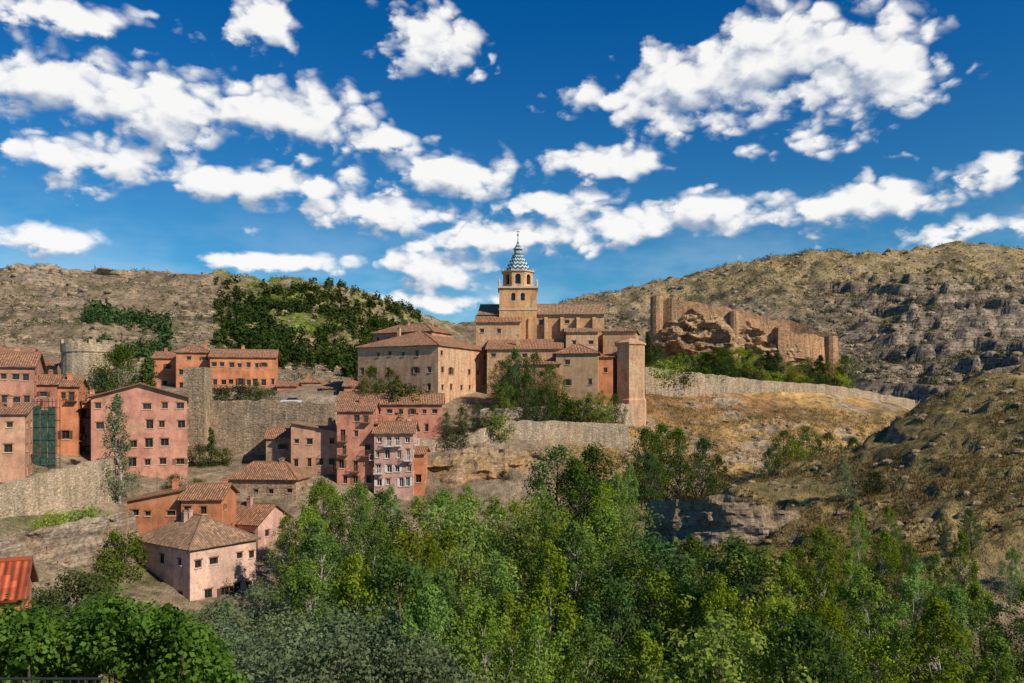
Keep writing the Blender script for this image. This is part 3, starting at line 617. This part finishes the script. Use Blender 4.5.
rock_band('ridge_cliff',[(-60,478,268,290),(20,476,266,288),(70,477,268,289),(115,478,271,288),(165,480,276,288)],7,26,ROCKG,23,found=5,rowh=.9,lean=.35,step=1.2,rough=3.,sp=3.2)
rock_band('ridge_cliff',[(860,620,330,372),(910,610,318,372),(960,600,330,376),(1030,590,322,380),(1100,590,330,380)],10,40,ROCKG,29,found=8,rowh=1.3,lean=.7,step=1.6,rough=5.,sp=4.5)
def boulders(name,n,pr,dr,sz,seed):
    rg=np.random.default_rng(seed); V=[];Q=[];b=0
    for i in range(n):
        px=rg.uniform(*pr);D=rg.uniform(*dr);x=X(px,D);z=float(height(x,D)); r=sz[0]+(sz[1]-sz[0])*rg.random()**2.5
        th=np.arange(7)*6.283/7; rings=[]
        for zz_,rr in((-.5,.9),(.05,1.05),(.45,.8),(.62,.3)):
            k_=rg.uniform(.75,1.2,7); rings.append(np.stack([x+np.cos(th)*r*rr*k_*1.2,D+np.sin(th)*r*rr*k_,np.full(7,z+zz_*r)+rg.uniform(-.08,.08,7)*r],-1))
        V.append(np.vstack(rings))
        for j in range(3):
            for q in range(7): Q.append([b+j*7+q,b+j*7+(q+1)%7,b+(j+1)*7+(q+1)%7,b+(j+1)*7+q])
        Q.append([b+21,b+22,b+23,b+24]);Q.append([b+24,b+25,b+26,b+21]); b+=28
    link(bpy.data.objects.new(name,np_mesh(name,np.vstack(V),np.array(Q),[ROCKG])))
boulders('boulders',420,(600,900),(150,202),(.2,1.1),1); boulders('boulders',420,(665,1060),(84,136),(.12,.7),2); boulders('boulders',160,(-30,135),(84,106),(.2,.9),3)
boulders('boulders',900,(-40,420),(270,480),(.5,2.2),4); boulders('boulders',1500,(600,1090),(400,800),(.7,3.),5)
# castle walls
cas=empty('castle',(X(740,232),232,Zp(330,232)))
def cw(name,pts,mat=STONEO,**k):
    ob=stone_wall(name,pts,1.3,mat,.3,1.1,found=1.5,ruin=1.,**k); l=ob.location.copy(); ob.parent=cas; ob.location=l-cas.location
def ct(name,*a,**k):
    ob=tower(name,*a,**k); l=ob.location.copy(); ob.parent=cas; ob.location=l-cas.location
cw('west_curtain_wall',[(652,234,300,335),(672,231,300,322),(700,230,305,322),(735,230,314,326),(775,232,327,340)])
cw('east_curtain_wall',[(776,231,329,350),(806,232,334,354),(838,236,339,362)],seed=5)
cw('rear_curtain_wall',[(660,246,300,322),(720,248,306,325),(790,246,322,345),(836,240,334,360)],seed=8)
ct('corner_turret',658,231,6.5,296,352,STONEO,12,False,flat=True)
ct('middle_turret',735,228,4.5,311,330,STONEO,12,False,flat=True)
ct('east_tower',783,229,6,327,362,STONEO,4,False,flat=True)
ct('end_tower',833,233,6,336,366,STONEO,10,False,flat=True)
ct('inner_turret',682,232,4,297,325,STONEO,4,False,flat=True)

# ------------------------------------------------------------ foliage
def leaf_quads(cent,rad,K,ls,tint,rg,up=.35,asp=.6):
    N_=len(cent); d=rg.normal(size=(N_,K,3)); d/=np.linalg.norm(d,axis=-1,keepdims=True)
    r=rg.random((N_,K,1))**.4; pos=cent[:,None]+d*r*rad[:,None]
    n=d*.9+rg.normal(size=(N_,K,3))*.45+np.array([0,0,up]); n/=np.linalg.norm(n,axis=-1,keepdims=True)
    a=rg.normal(size=(N_,K,3)); a-=n*(a*n).sum(-1,keepdims=True); a/=np.linalg.norm(a,axis=-1,keepdims=True); b=np.cross(n,a)
    s=(np.asarray(ls).reshape(-1,1,1)*np.ones((N_,1,1)))*rg.uniform(.6,1.3,(N_,K,1))
    V=np.stack([pos-a*s*.5,pos+b*s*.5*asp,pos+a*s*.5,pos-b*s*.5*asp],2)
    tn=np.clip(tint[:,None]+rg.uniform(-.22,.22,(N_,K)),0,1); tn=np.repeat(tn[...,None],4,-1)
    return V.reshape(-1,3),tn.ravel()
def tubes(segs,n=5):
    V=[];Q=[];b=0
    for p0,p1,r0,r1 in segs:
        p0=np.array(p0);p1=np.array(p1); d=p1-p0; d=d/max(1e-6,np.linalg.norm(d)); a=np.cross(d,[.3,.9,.1] if abs(d[1])<.9 else [1,0,0]); a/=np.linalg.norm(a); c=np.cross(d,a)
        th=np.arange(n)*2*math.pi/n; ring=np.cos(th)[:,None]*a+np.sin(th)[:,None]*c
        V.append(p0+ring*r0);V.append(p1+ring*r1)
        for i in range(n): Q.append([b+i,b+(i+1)%n,b+n+(i+1)%n,b+n+i])
        b+=2*n
    return np.vstack(V),np.array(Q)
def tree_mesh(name,seed,H,R,cb,ncl,K,ls,bark,leaf,shape='oval',rr=(.16,.28),trunk=.018,zs=1.):
    rg=np.random.default_rng(seed); segs=[]
    x=y=0.; pr=H*trunk; prev=np.array([0,0,-1.]); m=9
    line=[prev]
    for i in range(1,m+1):
        t=i/m; x+=rg.normal()*.012*H; y+=rg.normal()*.012*H; p=np.array([x,y,H*.93*t]); r=H*trunk*(1-.88*t)
        segs.append((prev,p,pr,r)); prev=p;pr=r; line.append(p)
    line=np.array(line)
    def env(t):
        if shape=='oval': return R*np.sin(np.pi*np.clip(t,0.02,.99)**.75)**.65
        if shape=='column': return R*np.minimum(1,(t+.05)*6)**.5*(1-t)**.45
        if shape=='cone': return R*(1-t)**.8*(.85+.3*((t*7)%1))
        if shape=='round': return R*np.sqrt(np.clip(1-(2*t-1)**2,0.02,1))
    cs=[];rs=[];tt=[]
    for i in range(ncl):
        t=rg.random()**.9; h=H*(cb+(1-cb)*t)*.985; e=float(env(t)); a=rg.random()*6.283; q=e*(rg.random()**.5)*rg.uniform(.7,1.15)
        ax=np.array([np.interp(h,line[:,2],line[:,0]),np.interp(h,line[:,2],line[:,1])])
        c=np.array([ax[0]+q*math.cos(a),ax[1]+q*math.sin(a),h]); rad=R*rg.uniform(*rr)*(1.15-.45*t)
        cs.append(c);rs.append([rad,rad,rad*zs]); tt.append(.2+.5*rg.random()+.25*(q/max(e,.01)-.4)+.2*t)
        if i%2==0:
            h0=max(H*cb*.7,h-q*1.1-H*.04); s0=np.array([np.interp(h0,line[:,2],line[:,0]),np.interp(h0,line[:,2],line[:,1]),h0])
            mid=(s0+c)/2+np.array([0,0,-.06*q]); r0=H*trunk*.32*(1-h0/H)+.03
            segs.append((s0,mid,r0,r0*.65));segs.append((mid,c,r0*.65,r0*.2))
    cs=np.array(cs);rs=np.array(rs);tt=np.array(tt)
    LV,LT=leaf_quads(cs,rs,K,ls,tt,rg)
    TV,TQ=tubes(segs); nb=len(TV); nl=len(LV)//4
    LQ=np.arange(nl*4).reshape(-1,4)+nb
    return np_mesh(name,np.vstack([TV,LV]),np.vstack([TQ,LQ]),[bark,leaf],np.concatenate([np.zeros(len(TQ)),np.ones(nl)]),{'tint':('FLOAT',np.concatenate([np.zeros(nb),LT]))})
BARK=M_plain('grey_bark',(.16,.135,.10)); BARKL=M_plain('pale_poplar_bark',(.36,.33,.26)); BARKD=M_plain('dark_bark',(.09,.065,.045))
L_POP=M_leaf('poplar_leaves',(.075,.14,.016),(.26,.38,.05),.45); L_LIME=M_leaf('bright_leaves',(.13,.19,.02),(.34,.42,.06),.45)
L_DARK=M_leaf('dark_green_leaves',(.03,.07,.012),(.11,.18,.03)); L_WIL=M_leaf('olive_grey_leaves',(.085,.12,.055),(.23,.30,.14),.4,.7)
L_PINE=M_leaf('pine_needles',(.02,.045,.012),(.07,.11,.028),.15); L_SCR=M_leaf('scrub_leaves',(.04,.052,.017),(.11,.13,.04),.2)
L_VINE=M_leaf('vine_leaves',(.035,.085,.007),(.15,.26,.028),.45)
TM={
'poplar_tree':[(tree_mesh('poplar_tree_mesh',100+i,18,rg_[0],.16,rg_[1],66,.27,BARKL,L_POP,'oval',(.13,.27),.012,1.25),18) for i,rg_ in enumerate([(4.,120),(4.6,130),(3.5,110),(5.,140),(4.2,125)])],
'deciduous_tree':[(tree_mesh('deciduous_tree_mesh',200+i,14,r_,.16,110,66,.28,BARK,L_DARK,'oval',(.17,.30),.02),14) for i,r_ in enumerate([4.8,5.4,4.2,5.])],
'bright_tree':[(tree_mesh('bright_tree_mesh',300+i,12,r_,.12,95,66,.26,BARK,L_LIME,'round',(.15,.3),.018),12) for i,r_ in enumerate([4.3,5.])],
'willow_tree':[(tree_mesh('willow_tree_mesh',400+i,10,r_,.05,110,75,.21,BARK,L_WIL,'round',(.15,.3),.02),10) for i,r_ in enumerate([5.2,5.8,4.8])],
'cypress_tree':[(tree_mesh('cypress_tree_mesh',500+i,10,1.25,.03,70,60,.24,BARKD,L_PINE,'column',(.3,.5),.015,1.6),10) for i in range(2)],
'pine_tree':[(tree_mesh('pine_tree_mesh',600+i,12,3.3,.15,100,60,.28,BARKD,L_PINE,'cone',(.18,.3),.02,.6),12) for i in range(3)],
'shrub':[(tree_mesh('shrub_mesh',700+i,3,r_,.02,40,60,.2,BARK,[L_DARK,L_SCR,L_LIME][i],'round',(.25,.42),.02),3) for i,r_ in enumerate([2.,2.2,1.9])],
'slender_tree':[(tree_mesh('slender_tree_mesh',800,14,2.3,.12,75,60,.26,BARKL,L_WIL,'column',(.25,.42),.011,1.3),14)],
}
def plant(kind,px,D,pt,ws=1.,idx=None,zg=None,name=None):
    g=hz(px,D) if zg is None else zg; H=Zp(pt,D)-g
    if H<.8: return
    me,h=TM[kind][random.randrange(len(TM[kind])) if idx is None else idx]
    o=bpy.data.objects.new(name or kind,me); link(o); s=H/h; w=s*ws*random.uniform(.92,1.08)
    o.location=(X(px,D),D,g-.1); o.scale=(w,w,s); o.rotation_euler=(0,0,random.uniform(0,6.28))
U=random.uniform
def belt(rows,pmain,alts):
    for (D0,D1,p0,p1,st,t0,t1) in rows:
        px=p0
        while px<p1:
            q=px+U(-11,11); D=U(D0,D1); t=U(t0,t1)
            if 640<q<800 and t<534: t=U(532,552)
            plant('poplar_tree' if random.random()<pmain else random.choice(alts),q,D,t,U(.8,1.2)); px+=st*U(.75,1.25)
belt([(112,122,315,560,28,480,506),(98,108,290,700,32,498,530),(84,93,310,720,38,518,558),(70,79,300,760,46,540,592),(56,63,420,800,58,585,635)],.66,['deciduous_tree','bright_tree','bright_tree'])
belt([(80,86,790,1070,34,502,534),(72,78,740,1080,38,518,555),(62,68,720,1080,48,552,596),(52,57,720,1080,62,598,638)],.8,['deciduous_tree','bright_tree'])
for px,D,pt,k_ in [(330,112,478,'poplar_tree'),(352,110,482,'poplar_tree'),(304,108,506,'poplar_tree'),(560,128,446,'deciduous_tree'),(590,126,444,'deciduous_tree'),(575,122,464,'deciduous_tree'),(620,124,472,'poplar_tree'),(540,124,484,'poplar_tree'),(605,118,482,'poplar_tree'),
    (642,146,428,'deciduous_tree'),(660,148,424,'deciduous_tree'),(682,146,428,'deciduous_tree'),(700,146,438,'deciduous_tree'),(716,148,456,'deciduous_tree'),(650,140,450,'deciduous_tree'),(632,138,462,'poplar_tree'),
    (785,158,430,'deciduous_tree'),(808,160,426,'deciduous_tree'),(828,160,432,'deciduous_tree'),(850,162,437,'deciduous_tree'),(770,156,448,'deciduous_tree'),(796,157,440,'bright_tree')]:
    plant(k_,px,D,pt,.95)
for px,D,pt in [(262,86,588),(292,84,590),(232,78,602),(275,72,616),(330,62,624),(375,60,618),(350,54,642),(300,56,650),(405,56,642),(250,62,647),(215,66,636),(420,52,655)]:
    plant('willow_tree',px,D,pt,1.05)
for px,D,pt,k_,w in [(122,150,346,'deciduous_tree',.9),(140,154,356,'pine_tree',1.),(104,156,352,'deciduous_tree',.9),(210,150,427,'cypress_tree',1.1),(200,150,444,'shrub',1.),(222,151,448,'shrub',1.),(176,132,474,'shrub',.8),(196,134,478,'shrub',.8),
    (372,166,366,'deciduous_tree',.9),(390,167,369,'deciduous_tree',.9),(398,166,382,'shrub',1.),(362,166,380,'deciduous_tree',.8),
    (500,172,360,'deciduous_tree',.95),(516,171,350,'deciduous_tree',.95),(535,172,352,'deciduous_tree',.9),(550,173,364,'deciduous_tree',.9),(525,168,372,'deciduous_tree',.9),(545,168,386,'deciduous_tree',.9),(505,168,382,'bright_tree',.9),(558,171,394,'shrub',1.),
    (590,172,392,'bright_tree',1.),(604,172,390,'bright_tree',.9),(617,173,394,'deciduous_tree',.9),(575,173,398,'shrub',1.),
    (448,161,412,'deciduous_tree',1.),(462,162,406,'deciduous_tree',1.),(478,163,402,'deciduous_tree',1.),(490,163,406,'deciduous_tree',1.),(455,158,427,'shrub',1.),(498,162,414,'shrub',1.),
    (648,214,332,'cypress_tree',1.),(655,214,345,'cypress_tree',1.3),(119,123,394,'slender_tree',1.15),(255,172,381,'deciduous_tree',1.),(240,172,384,'shrub',1.),(268,172,388,'shrub',1.),(218,172,386,'shrub',1.),
    (50,101,512,'shrub',.7),(85,107,506,'shrub',1.),(72,88,574,'shrub',1.),(98,97,574,'shrub',1.1),(112,104,553,'shrub',1.),(15,84,562,'willow_tree',.8),(122,106,532,'shrub',1.),(50,86,590,'shrub',1.),(85,84,600,'willow_tree',.9),(120,84,608,'willow_tree',.8),
    (845,104,456,'slender_tree',1.6),(872,104,470,'shrub',.6),(452,150,478,'shrub',1.),(505,152,470,'shrub',1.),(540,152,478,'shrub',1.)]:
    plant(k_,px,D,pt,w)
for px in np.arange(660,850,8.):
    wd=203+(px-645)*.07
    plant(random.choice(['deciduous_tree','deciduous_tree','bright_tree','pine_tree']),px+U(-3,3),wd+U(5,9),U(346,359) if px<785 else U(354,367),1.5)
for px in np.arange(655,850,8.): plant('shrub',px+U(-3,3),203+(px-645)*.07+U(2.5,4.5),363+(px-655)*.07+U(-3,3),1.3)
def grove(name,n,pr,dr,hr,leaf,seed,K=46,dens=None,ls=.9,wr=.4):
    rg=np.random.default_rng(seed); px=rg.uniform(*pr,n); D=rg.uniform(*dr,n)
    x=(px-512)/F*D
    if dens is not None:
        k_=dens(px,D,x,rg); px,D,x=px[k_],D[k_],x[k_]
    z=height(x,D); h=hr[0]+(hr[1]-hr[0])*rg.random(len(x))**1.6
    c=np.stack([x,D,z+h*.45],-1); r=np.stack([h*wr,h*wr,h*.55],-1)
    V,Tt=leaf_quads(c,r,K,h*ls*.32,rg.uniform(.1,.9,len(x)),rg)
    me=np_mesh(name,V,np.arange(len(V)).reshape(-1,4),[leaf],attrs={'tint':('FLOAT',Tt)}); link(bpy.data.objects.new(name,me))
L_HILL=M_leaf('hill_green_leaves',(.07,.11,.016),(.20,.25,.04),.25)
thin=lambda D:sst(400,470,D)*.45
grove('pine_grove',1700,(215,430),(270,480),(2.2,6),L_PINE,1,dens=lambda p,D,x,rg:(fbm(x*.03,D*.03,91,4)>.08-.35*rg.random(len(x))+thin(D)))
grove('pine_grove',300,(85,170),(270,350),(2.5,6.),L_PINE,2,dens=lambda p,D,x,rg:fbm(x*.04,D*.04,97,3)>-.15-.3*rg.random(len(x)))
grove('pine_grove',900,(235,360),(290,400),(2.5,6.),L_PINE,12,dens=lambda p,D,x,rg:fbm(x*.03,D*.03,95,3)>.05-.3*rg.random(len(x)))
grove('pine_grove',70,(325,420),(455,490),(3,6.),L_PINE,14)
grove('hillside_scrub',4200,(215,440),(290,500),(1.,2.8),L_HILL,3,18,wr=.7,dens=lambda p,D,x,rg:fbm(x*.03,D*.03,96,4)>-.35*rg.random(len(x))+thin(D)*.5)
grove('hillside_scrub',5200,(-60,460),(240,505),(.8,2.6),L_SCR,4,16,wr=.65,dens=lambda p,D,x,rg:fbm(x*.02,D*.02,92,3)>-.2*rg.random(len(x)))
grove('hillside_scrub',16000,(540,1100),(330,805),(1.2,4.),L_SCR,5,14,wr=.6,dens=lambda p,D,x,rg:fbm(x*.013,D*.013,93,4)>-.35*rg.random(len(x)))
grove('slope_scrub',800,(630,900),(150,204),(.4,1.8),L_SCR,6,40,wr=.7,ls=.5)
grove('slope_scrub',1500,(660,1080),(84,138),(.25,1.),L_SCR,7,40,wr=.8,ls=.5,dens=lambda p,D,x,rg:fbm(x*.1,D*.1,98,3)>-.2*rg.random(len(x)))
grove('slope_scrub',260,(430,640),(140,178),(.5,1.5),L_SCR,8,50,wr=.7,ls=.4)
grove('slope_scrub',420,(-40,240),(76,124),(.4,1.5),L_SCR,9,50,wr=.7,ls=.4,dens=lambda p,D,x,rg:(p<130)|(D<100))
grove('riverside_undergrowth',700,(190,1100),(46,122),(1.5,4.),L_DARK,10,60,wr=.7,ls=.35,dens=lambda p,D,x,rg:(height(x,D)<-24)&((p>300)|(D<88)))
def grass(name,n,pr,dr,seed,mat,hr=(.25,.6)):
    rg=np.random.default_rng(seed); px=rg.uniform(*pr,n);D=rg.uniform(*dr,n);x=(px-512)/F*D;k_=fbm(x*.12,D*.12,71,3)>-.15; x,D=x[k_],D[k_]; n=len(x);z=height(x,D)
    base=np.stack([x,D,z-.05],-1); B_=5; h=rg.uniform(*hr,(n,B_,1)); a=rg.random((n,B_,1))*6.283; dirn=np.concatenate([np.cos(a),np.sin(a),a*0],-1)
    b0=base[:,None]+dirn*.12*rg.random((n,B_,1)); tip=b0+dirn*h*.45+np.array([0,0,1.])*h; sd=np.concatenate([-np.sin(a),np.cos(a),a*0],-1)*.05
    V=np.stack([b0-sd,b0+sd,tip+sd*.3,tip-sd*.3],2).reshape(-1,3); T_=np.repeat(rg.random(len(V)//4),4)
    link(bpy.data.objects.new(name,np_mesh(name,V,np.arange(len(V)).reshape(-1,4),[mat],attrs={'tint':('FLOAT',T_)})))
DRY=M_leaf('dry_grass_blades',(.18,.13,.045),(.44,.31,.11),.25)
grass('dry_grass',9000,(650,1080),(84,140),1,DRY); grass('dry_grass',7000,(560,900),(148,204),2,DRY,(.3,.8))
# near vine hedge
rg=np.random.default_rng(77); n=560; px=rg.uniform(-60,243,n); D_=rg.uniform(13.5,19,n)
topy=606+ (np.clip(px-150,0,93)/93)**2*72+26*fbm(px*.03,D_*.2,5,4); zt_=(400-topy)/800*D_*rg.uniform(1.0,1.24,n)
cen=np.stack([(px-512)/F*D_,D_,zt_-.25],-1)
V,Tt=leaf_quads(cen,np.full((n,3),.42)*rg.uniform(.5,1.35,(n,1)),125,.11,rg.uniform(.0,1.,n),rg,up=.3,asp=.7)
segs=[]
for i in range(0,n,6): segs.append(((cen[i][0]*.98,cen[i][1],cen[i][2]-3.5),tuple(cen[i]),.04,.015))
TV,TQ=tubes(segs,5); nb=len(TV); nl=len(V)//4
link(bpy.data.objects.new('vine_hedge',np_mesh('vine_hedge',np.vstack([TV,V]),np.vstack([TQ,np.arange(nl*4).reshape(-1,4)+nb]),[BARKD,L_VINE],np.concatenate([np.zeros(len(TQ)),np.ones(nl)]),{'tint':('FLOAT',np.concatenate([np.zeros(nb),Tt]))})))

# ------------------------------------------------------------ scaffolding, car, railing
S=MB(); D=125; x0,x1=X(33,D),X(56,D); zb,zt_=Zp(472,D),Zp(404,D); ox,oz=x0,zb
for i in range(4):
    xx=(x1-x0)*i/3
    for yy in(0,1.1): S.tube((xx,yy,-1),(xx,yy,zt_-zb+.8),.05,.05,6)
k_=0
while k_<zt_-zb:
    S.tube((0,0,k_),(x1-x0,0,k_),.04,.04,6);S.tube((0,1.1,k_),(x1-x0,1.1,k_),.04,.04,6);S.box((0,.1,k_+.05),(x1-x0,1.,k_+.1),1);S.tube((0,-.14,k_+1.),(x1-x0,-.14,k_+1.),.04,.04,6); k_+=2.
for i in range(3):
    a=(x1-x0)*i/3; S.box((a+.06,-.1-.03*(i%2),.3+.6*(i%2)),(a+(x1-x0)/3-.06,-.085-.03*(i%2),zt_-zb-.4-.5*(i==1)),2)
S.obj('scaffolding',[IRON,WOODL,M_plain('green_netting',(.05,.10,.075),.9,.05,0,.5)],None,(ox,D,oz))
def car(px,D,pb,rz,paint):
    e=empty('parked_car',(X(px,D),D,Zp(pb,D)),rz); B=MB(); L=4.2;w=.85
    prof=[(0,.35),(0,.75),(.25,.88),(1.05,.95),(1.65,1.42),(3.1,1.45),(3.85,.98),(4.15,.9),(4.2,.35)]
    inset=[1,1,1,1,.82,.82,1,1,1]
    Lf=[(x-L/2,-w*i_,z) for (x,z),i_ in zip(prof,inset)]; Rt=[(x-L/2,w*i_,z) for (x,z),i_ in zip(prof,inset)]
    n=len(prof)
    for i in range(n-1): B.poly([Lf[i],Rt[i],Rt[i+1],Lf[i+1]],1 if i in(3,5) else 0)
    B.poly([Lf[8],Rt[8],Rt[0],Lf[0]]); B.poly([Lf[i] for i in(0,8,7,6,3,2,1)]);B.poly([Rt[i] for i in(0,1,2,3,6,7,8)])
    B.poly([Lf[3],Lf[6],Lf[5],Lf[4]],1);B.poly([Rt[3],Rt[4],Rt[5],Rt[6]],1)
    B.obj('body',[paint,GLASS],e); Wh=MB()
    for xx in(-1.3,1.3):
        for yy in(-.88,.66): Wh.tube((xx,yy,.33),(xx,yy+.22,.33),.33,.33,16,0); Wh.tube((xx,yy-.01,.33),(xx,yy+.23,.33),.18,.18,10,1)
    Wh.obj('wheels',[M_plain('tyre_rubber',(.02,.02,.02)),M_plain('wheel_rim',(.4,.4,.4),.4)],e)
CP=M_plain('white_car_paint',(.7,.7,.7),.3,.5,0,.03)
car(291,168,404.5,.1,CP)
pk=empty('iron_railing',(X(-30,11.5),11.5,Zp(683,11.5)-1.))
Rr=MB()
for i in range(16): Rr.tube((i*.12,0,0),(i*.12,0,1.05),.012,.012,6)
Rr.tube((0,0,1.06),(1.9,0,1.06),.02,.02,8);Rr.tube((0,0,.2),(1.9,0,.2),.015,.015,8)
Rr.obj('rails',[IRON],pk)

# ------------------------------------------------------------ world, sun, camera
Sv=Vector((.64,-.46,.60)).normalized()
w=bpy.data.worlds.new('World'); scene.world=w; w.use_nodes=True; nt=w.node_tree; nt.nodes.clear(); s=NT(nt)
try: w.cycles.sampling_method='MANUAL'; w.cycles.sample_map_resolution=256
except Exception: pass
sky=nt.nodes.new('ShaderNodeTexSky'); sky.sky_type='NISHITA'; sky.sun_disc=False
sky.sun_elevation=math.asin(Sv.z); sky.sun_rotation=math.atan2(Sv.x,Sv.y); sky.altitude=1200; sky.air_density=1.; sky.dust_density=.4; sky.ozone_density=2.5
blobs=[(640,98,65,24),(700,85,75,38),(790,68,95,54),(870,65,70,46),(765,30,50,24),(900,90,45,20),
(438,44,52,28),(268,26,28,24),(612,162,48,14),(990,172,28,14),(60,12,110,12),
(50,88,90,34),(160,106,95,36),(290,116,90,30),(380,140,55,12),(90,160,110,20),(240,182,130,16),
(445,176,95,22),(560,205,60,13),(380,214,120,15),(520,238,110,14),(640,226,110,16),(710,202,50,11),(440,270,60,18),(290,262,75,9),
(850,206,105,22),(975,228,80,16),(40,240,70,14),(430,302,80,9)]
gt=bpy.data.node_groups.new('cloud_density','ShaderNodeTree'); gt.interface.new_socket('P',in_out='INPUT',socket_type='NodeSocketVector'); gt.interface.new_socket('d',in_out='OUTPUT',socket_type='NodeSocketFloat')
g=NT(gt); gi=gt.nodes.new('NodeGroupInput'); go=gt.nodes.new('NodeGroupOutput'); P=gi.outputs[0]
Pn=g.scale(P,(1.,1.5,1.))
n1=g.noise(Pn,13,5,.57); nc=g.math('SUBTRACT',n1,.5)
Pw=g.vmath('ADD',P,g.n('ShaderNodeCombineXYZ',X=g.math('MULTIPLY',nc,.10),Y=g.math('MULTIPLY',nc,.04)).outputs[0]).outputs[0]
acc=None
for (bx,by,rx,ry) in blobs:
    az=math.atan((bx-512)/F); el=math.atan((HY-by)/math.hypot(F,bx-512)); ca=math.cos(az); rxa=rx*1.12/F*ca*ca; rya=ry*1.2/F*ca
    q=g.vmath('MULTIPLY_ADD',Pw,(1/rxa,1/rya,0),(-az/rxa,-el/rya,0)).outputs[0]
    l=g.vmath('LENGTH',q).outputs[1]
    acc=l if acc is None else g.math('MINIMUM',acc,l)
acc=g.math('SUBTRACT',1.,g.math('MINIMUM',acc,2.))
vs=g.vmath('ADD',Pn,g.n('ShaderNodeCombineXYZ',X=g.math('MULTIPLY',nc,.07),Y=g.math('MULTIPLY',nc,-.07)).outputs[0]).outputs[0]
vo=g.n('ShaderNodeTexVoronoi',Vector=vs,Scale=30,Detail=1.,Roughness=.5)
d=g.math('ADD',acc,g.math('MULTIPLY',nc,2.3)); d=g.math('ADD',d,g.math('MULTIPLY',g.math('SUBTRACT',.82,vo.outputs['Distance']),.9))
gt.links.new(d,go.inputs[0])
tc=s.n('ShaderNodeTexCoord').outputs['Generated']; nv=s.vmath('NORMALIZE',tc).outputs[0]; sp=s.n('ShaderNodeSeparateXYZ',Vector=nv)
az=s.math('ARCTAN2',sp.outputs[0],sp.outputs[1]); el=s.math('ARCSINE',sp.outputs[2]); P0=s.n('ShaderNodeCombineXYZ',X=az,Y=el).outputs[0]
def cd(off):
    gn=nt.nodes.new('ShaderNodeGroup'); gn.node_tree=gt; s.set(gn.inputs[0],s.vmath('ADD',P0,off).outputs[0]); return gn.outputs[0]
d0=cd((0,0,0)); d1=cd((.010,.022,0))
alpha=s.mr(d0,-.05,.6)
lit=s.mr(s.math('SUBTRACT',d0,d1),-.85,.55)
cc=s.mix(lit,(3.2,4.0,5.4,1),(9.9,9.8,9.6,1))
ef=s.mr(el,0.02,.5); tint=s.mix(ef,(.34,.84,.95,1),(.015,.56,1.04,1)); sc=s.mix(1.,sky.outputs[0],tint,'MULTIPLY')
veil=s.math('MULTIPLY',s.mr(el,.06,.26,.5,0.),s.mr(s.noise(s.scale(P0,(1,2.6,1)),5.,4,.6),.38,.66))
sc=s.mix(veil,sc,(6.4,7.8,9.2,1))
fin=s.mix(s.math('MULTIPLY',alpha,.95),sc,cc)
bg=s.n('ShaderNodeBackground',Color=fin,Strength=.1); ow=nt.nodes.new('ShaderNodeOutputWorld'); nt.links.new(bg.outputs[0],ow.inputs[0])
ld=bpy.data.lights.new('sun','SUN'); ld.energy=5.; ld.angle=math.radians(.5); ld.color=(1,.89,.73); lo=link(bpy.data.objects.new('sun',ld)); lo.rotation_euler=Sv.to_track_quat('Z','Y').to_euler(); lo.location=(60,-60,100)
cd_=bpy.data.cameras.new('camera'); cam=link(bpy.data.objects.new('camera',cd_)); cam.location=(0,0,0); cam.rotation_euler=(math.pi/2,0,0)
cd_.lens=28.125; cd_.sensor_width=36; cd_.shift_y=58.5/1024; cd_.clip_end=12000; cd_.clip_start=.1; scene.camera=cam
scene.view_settings.view_transform='Standard'; scene.view_settings.look='None'; scene.view_settings.exposure=0
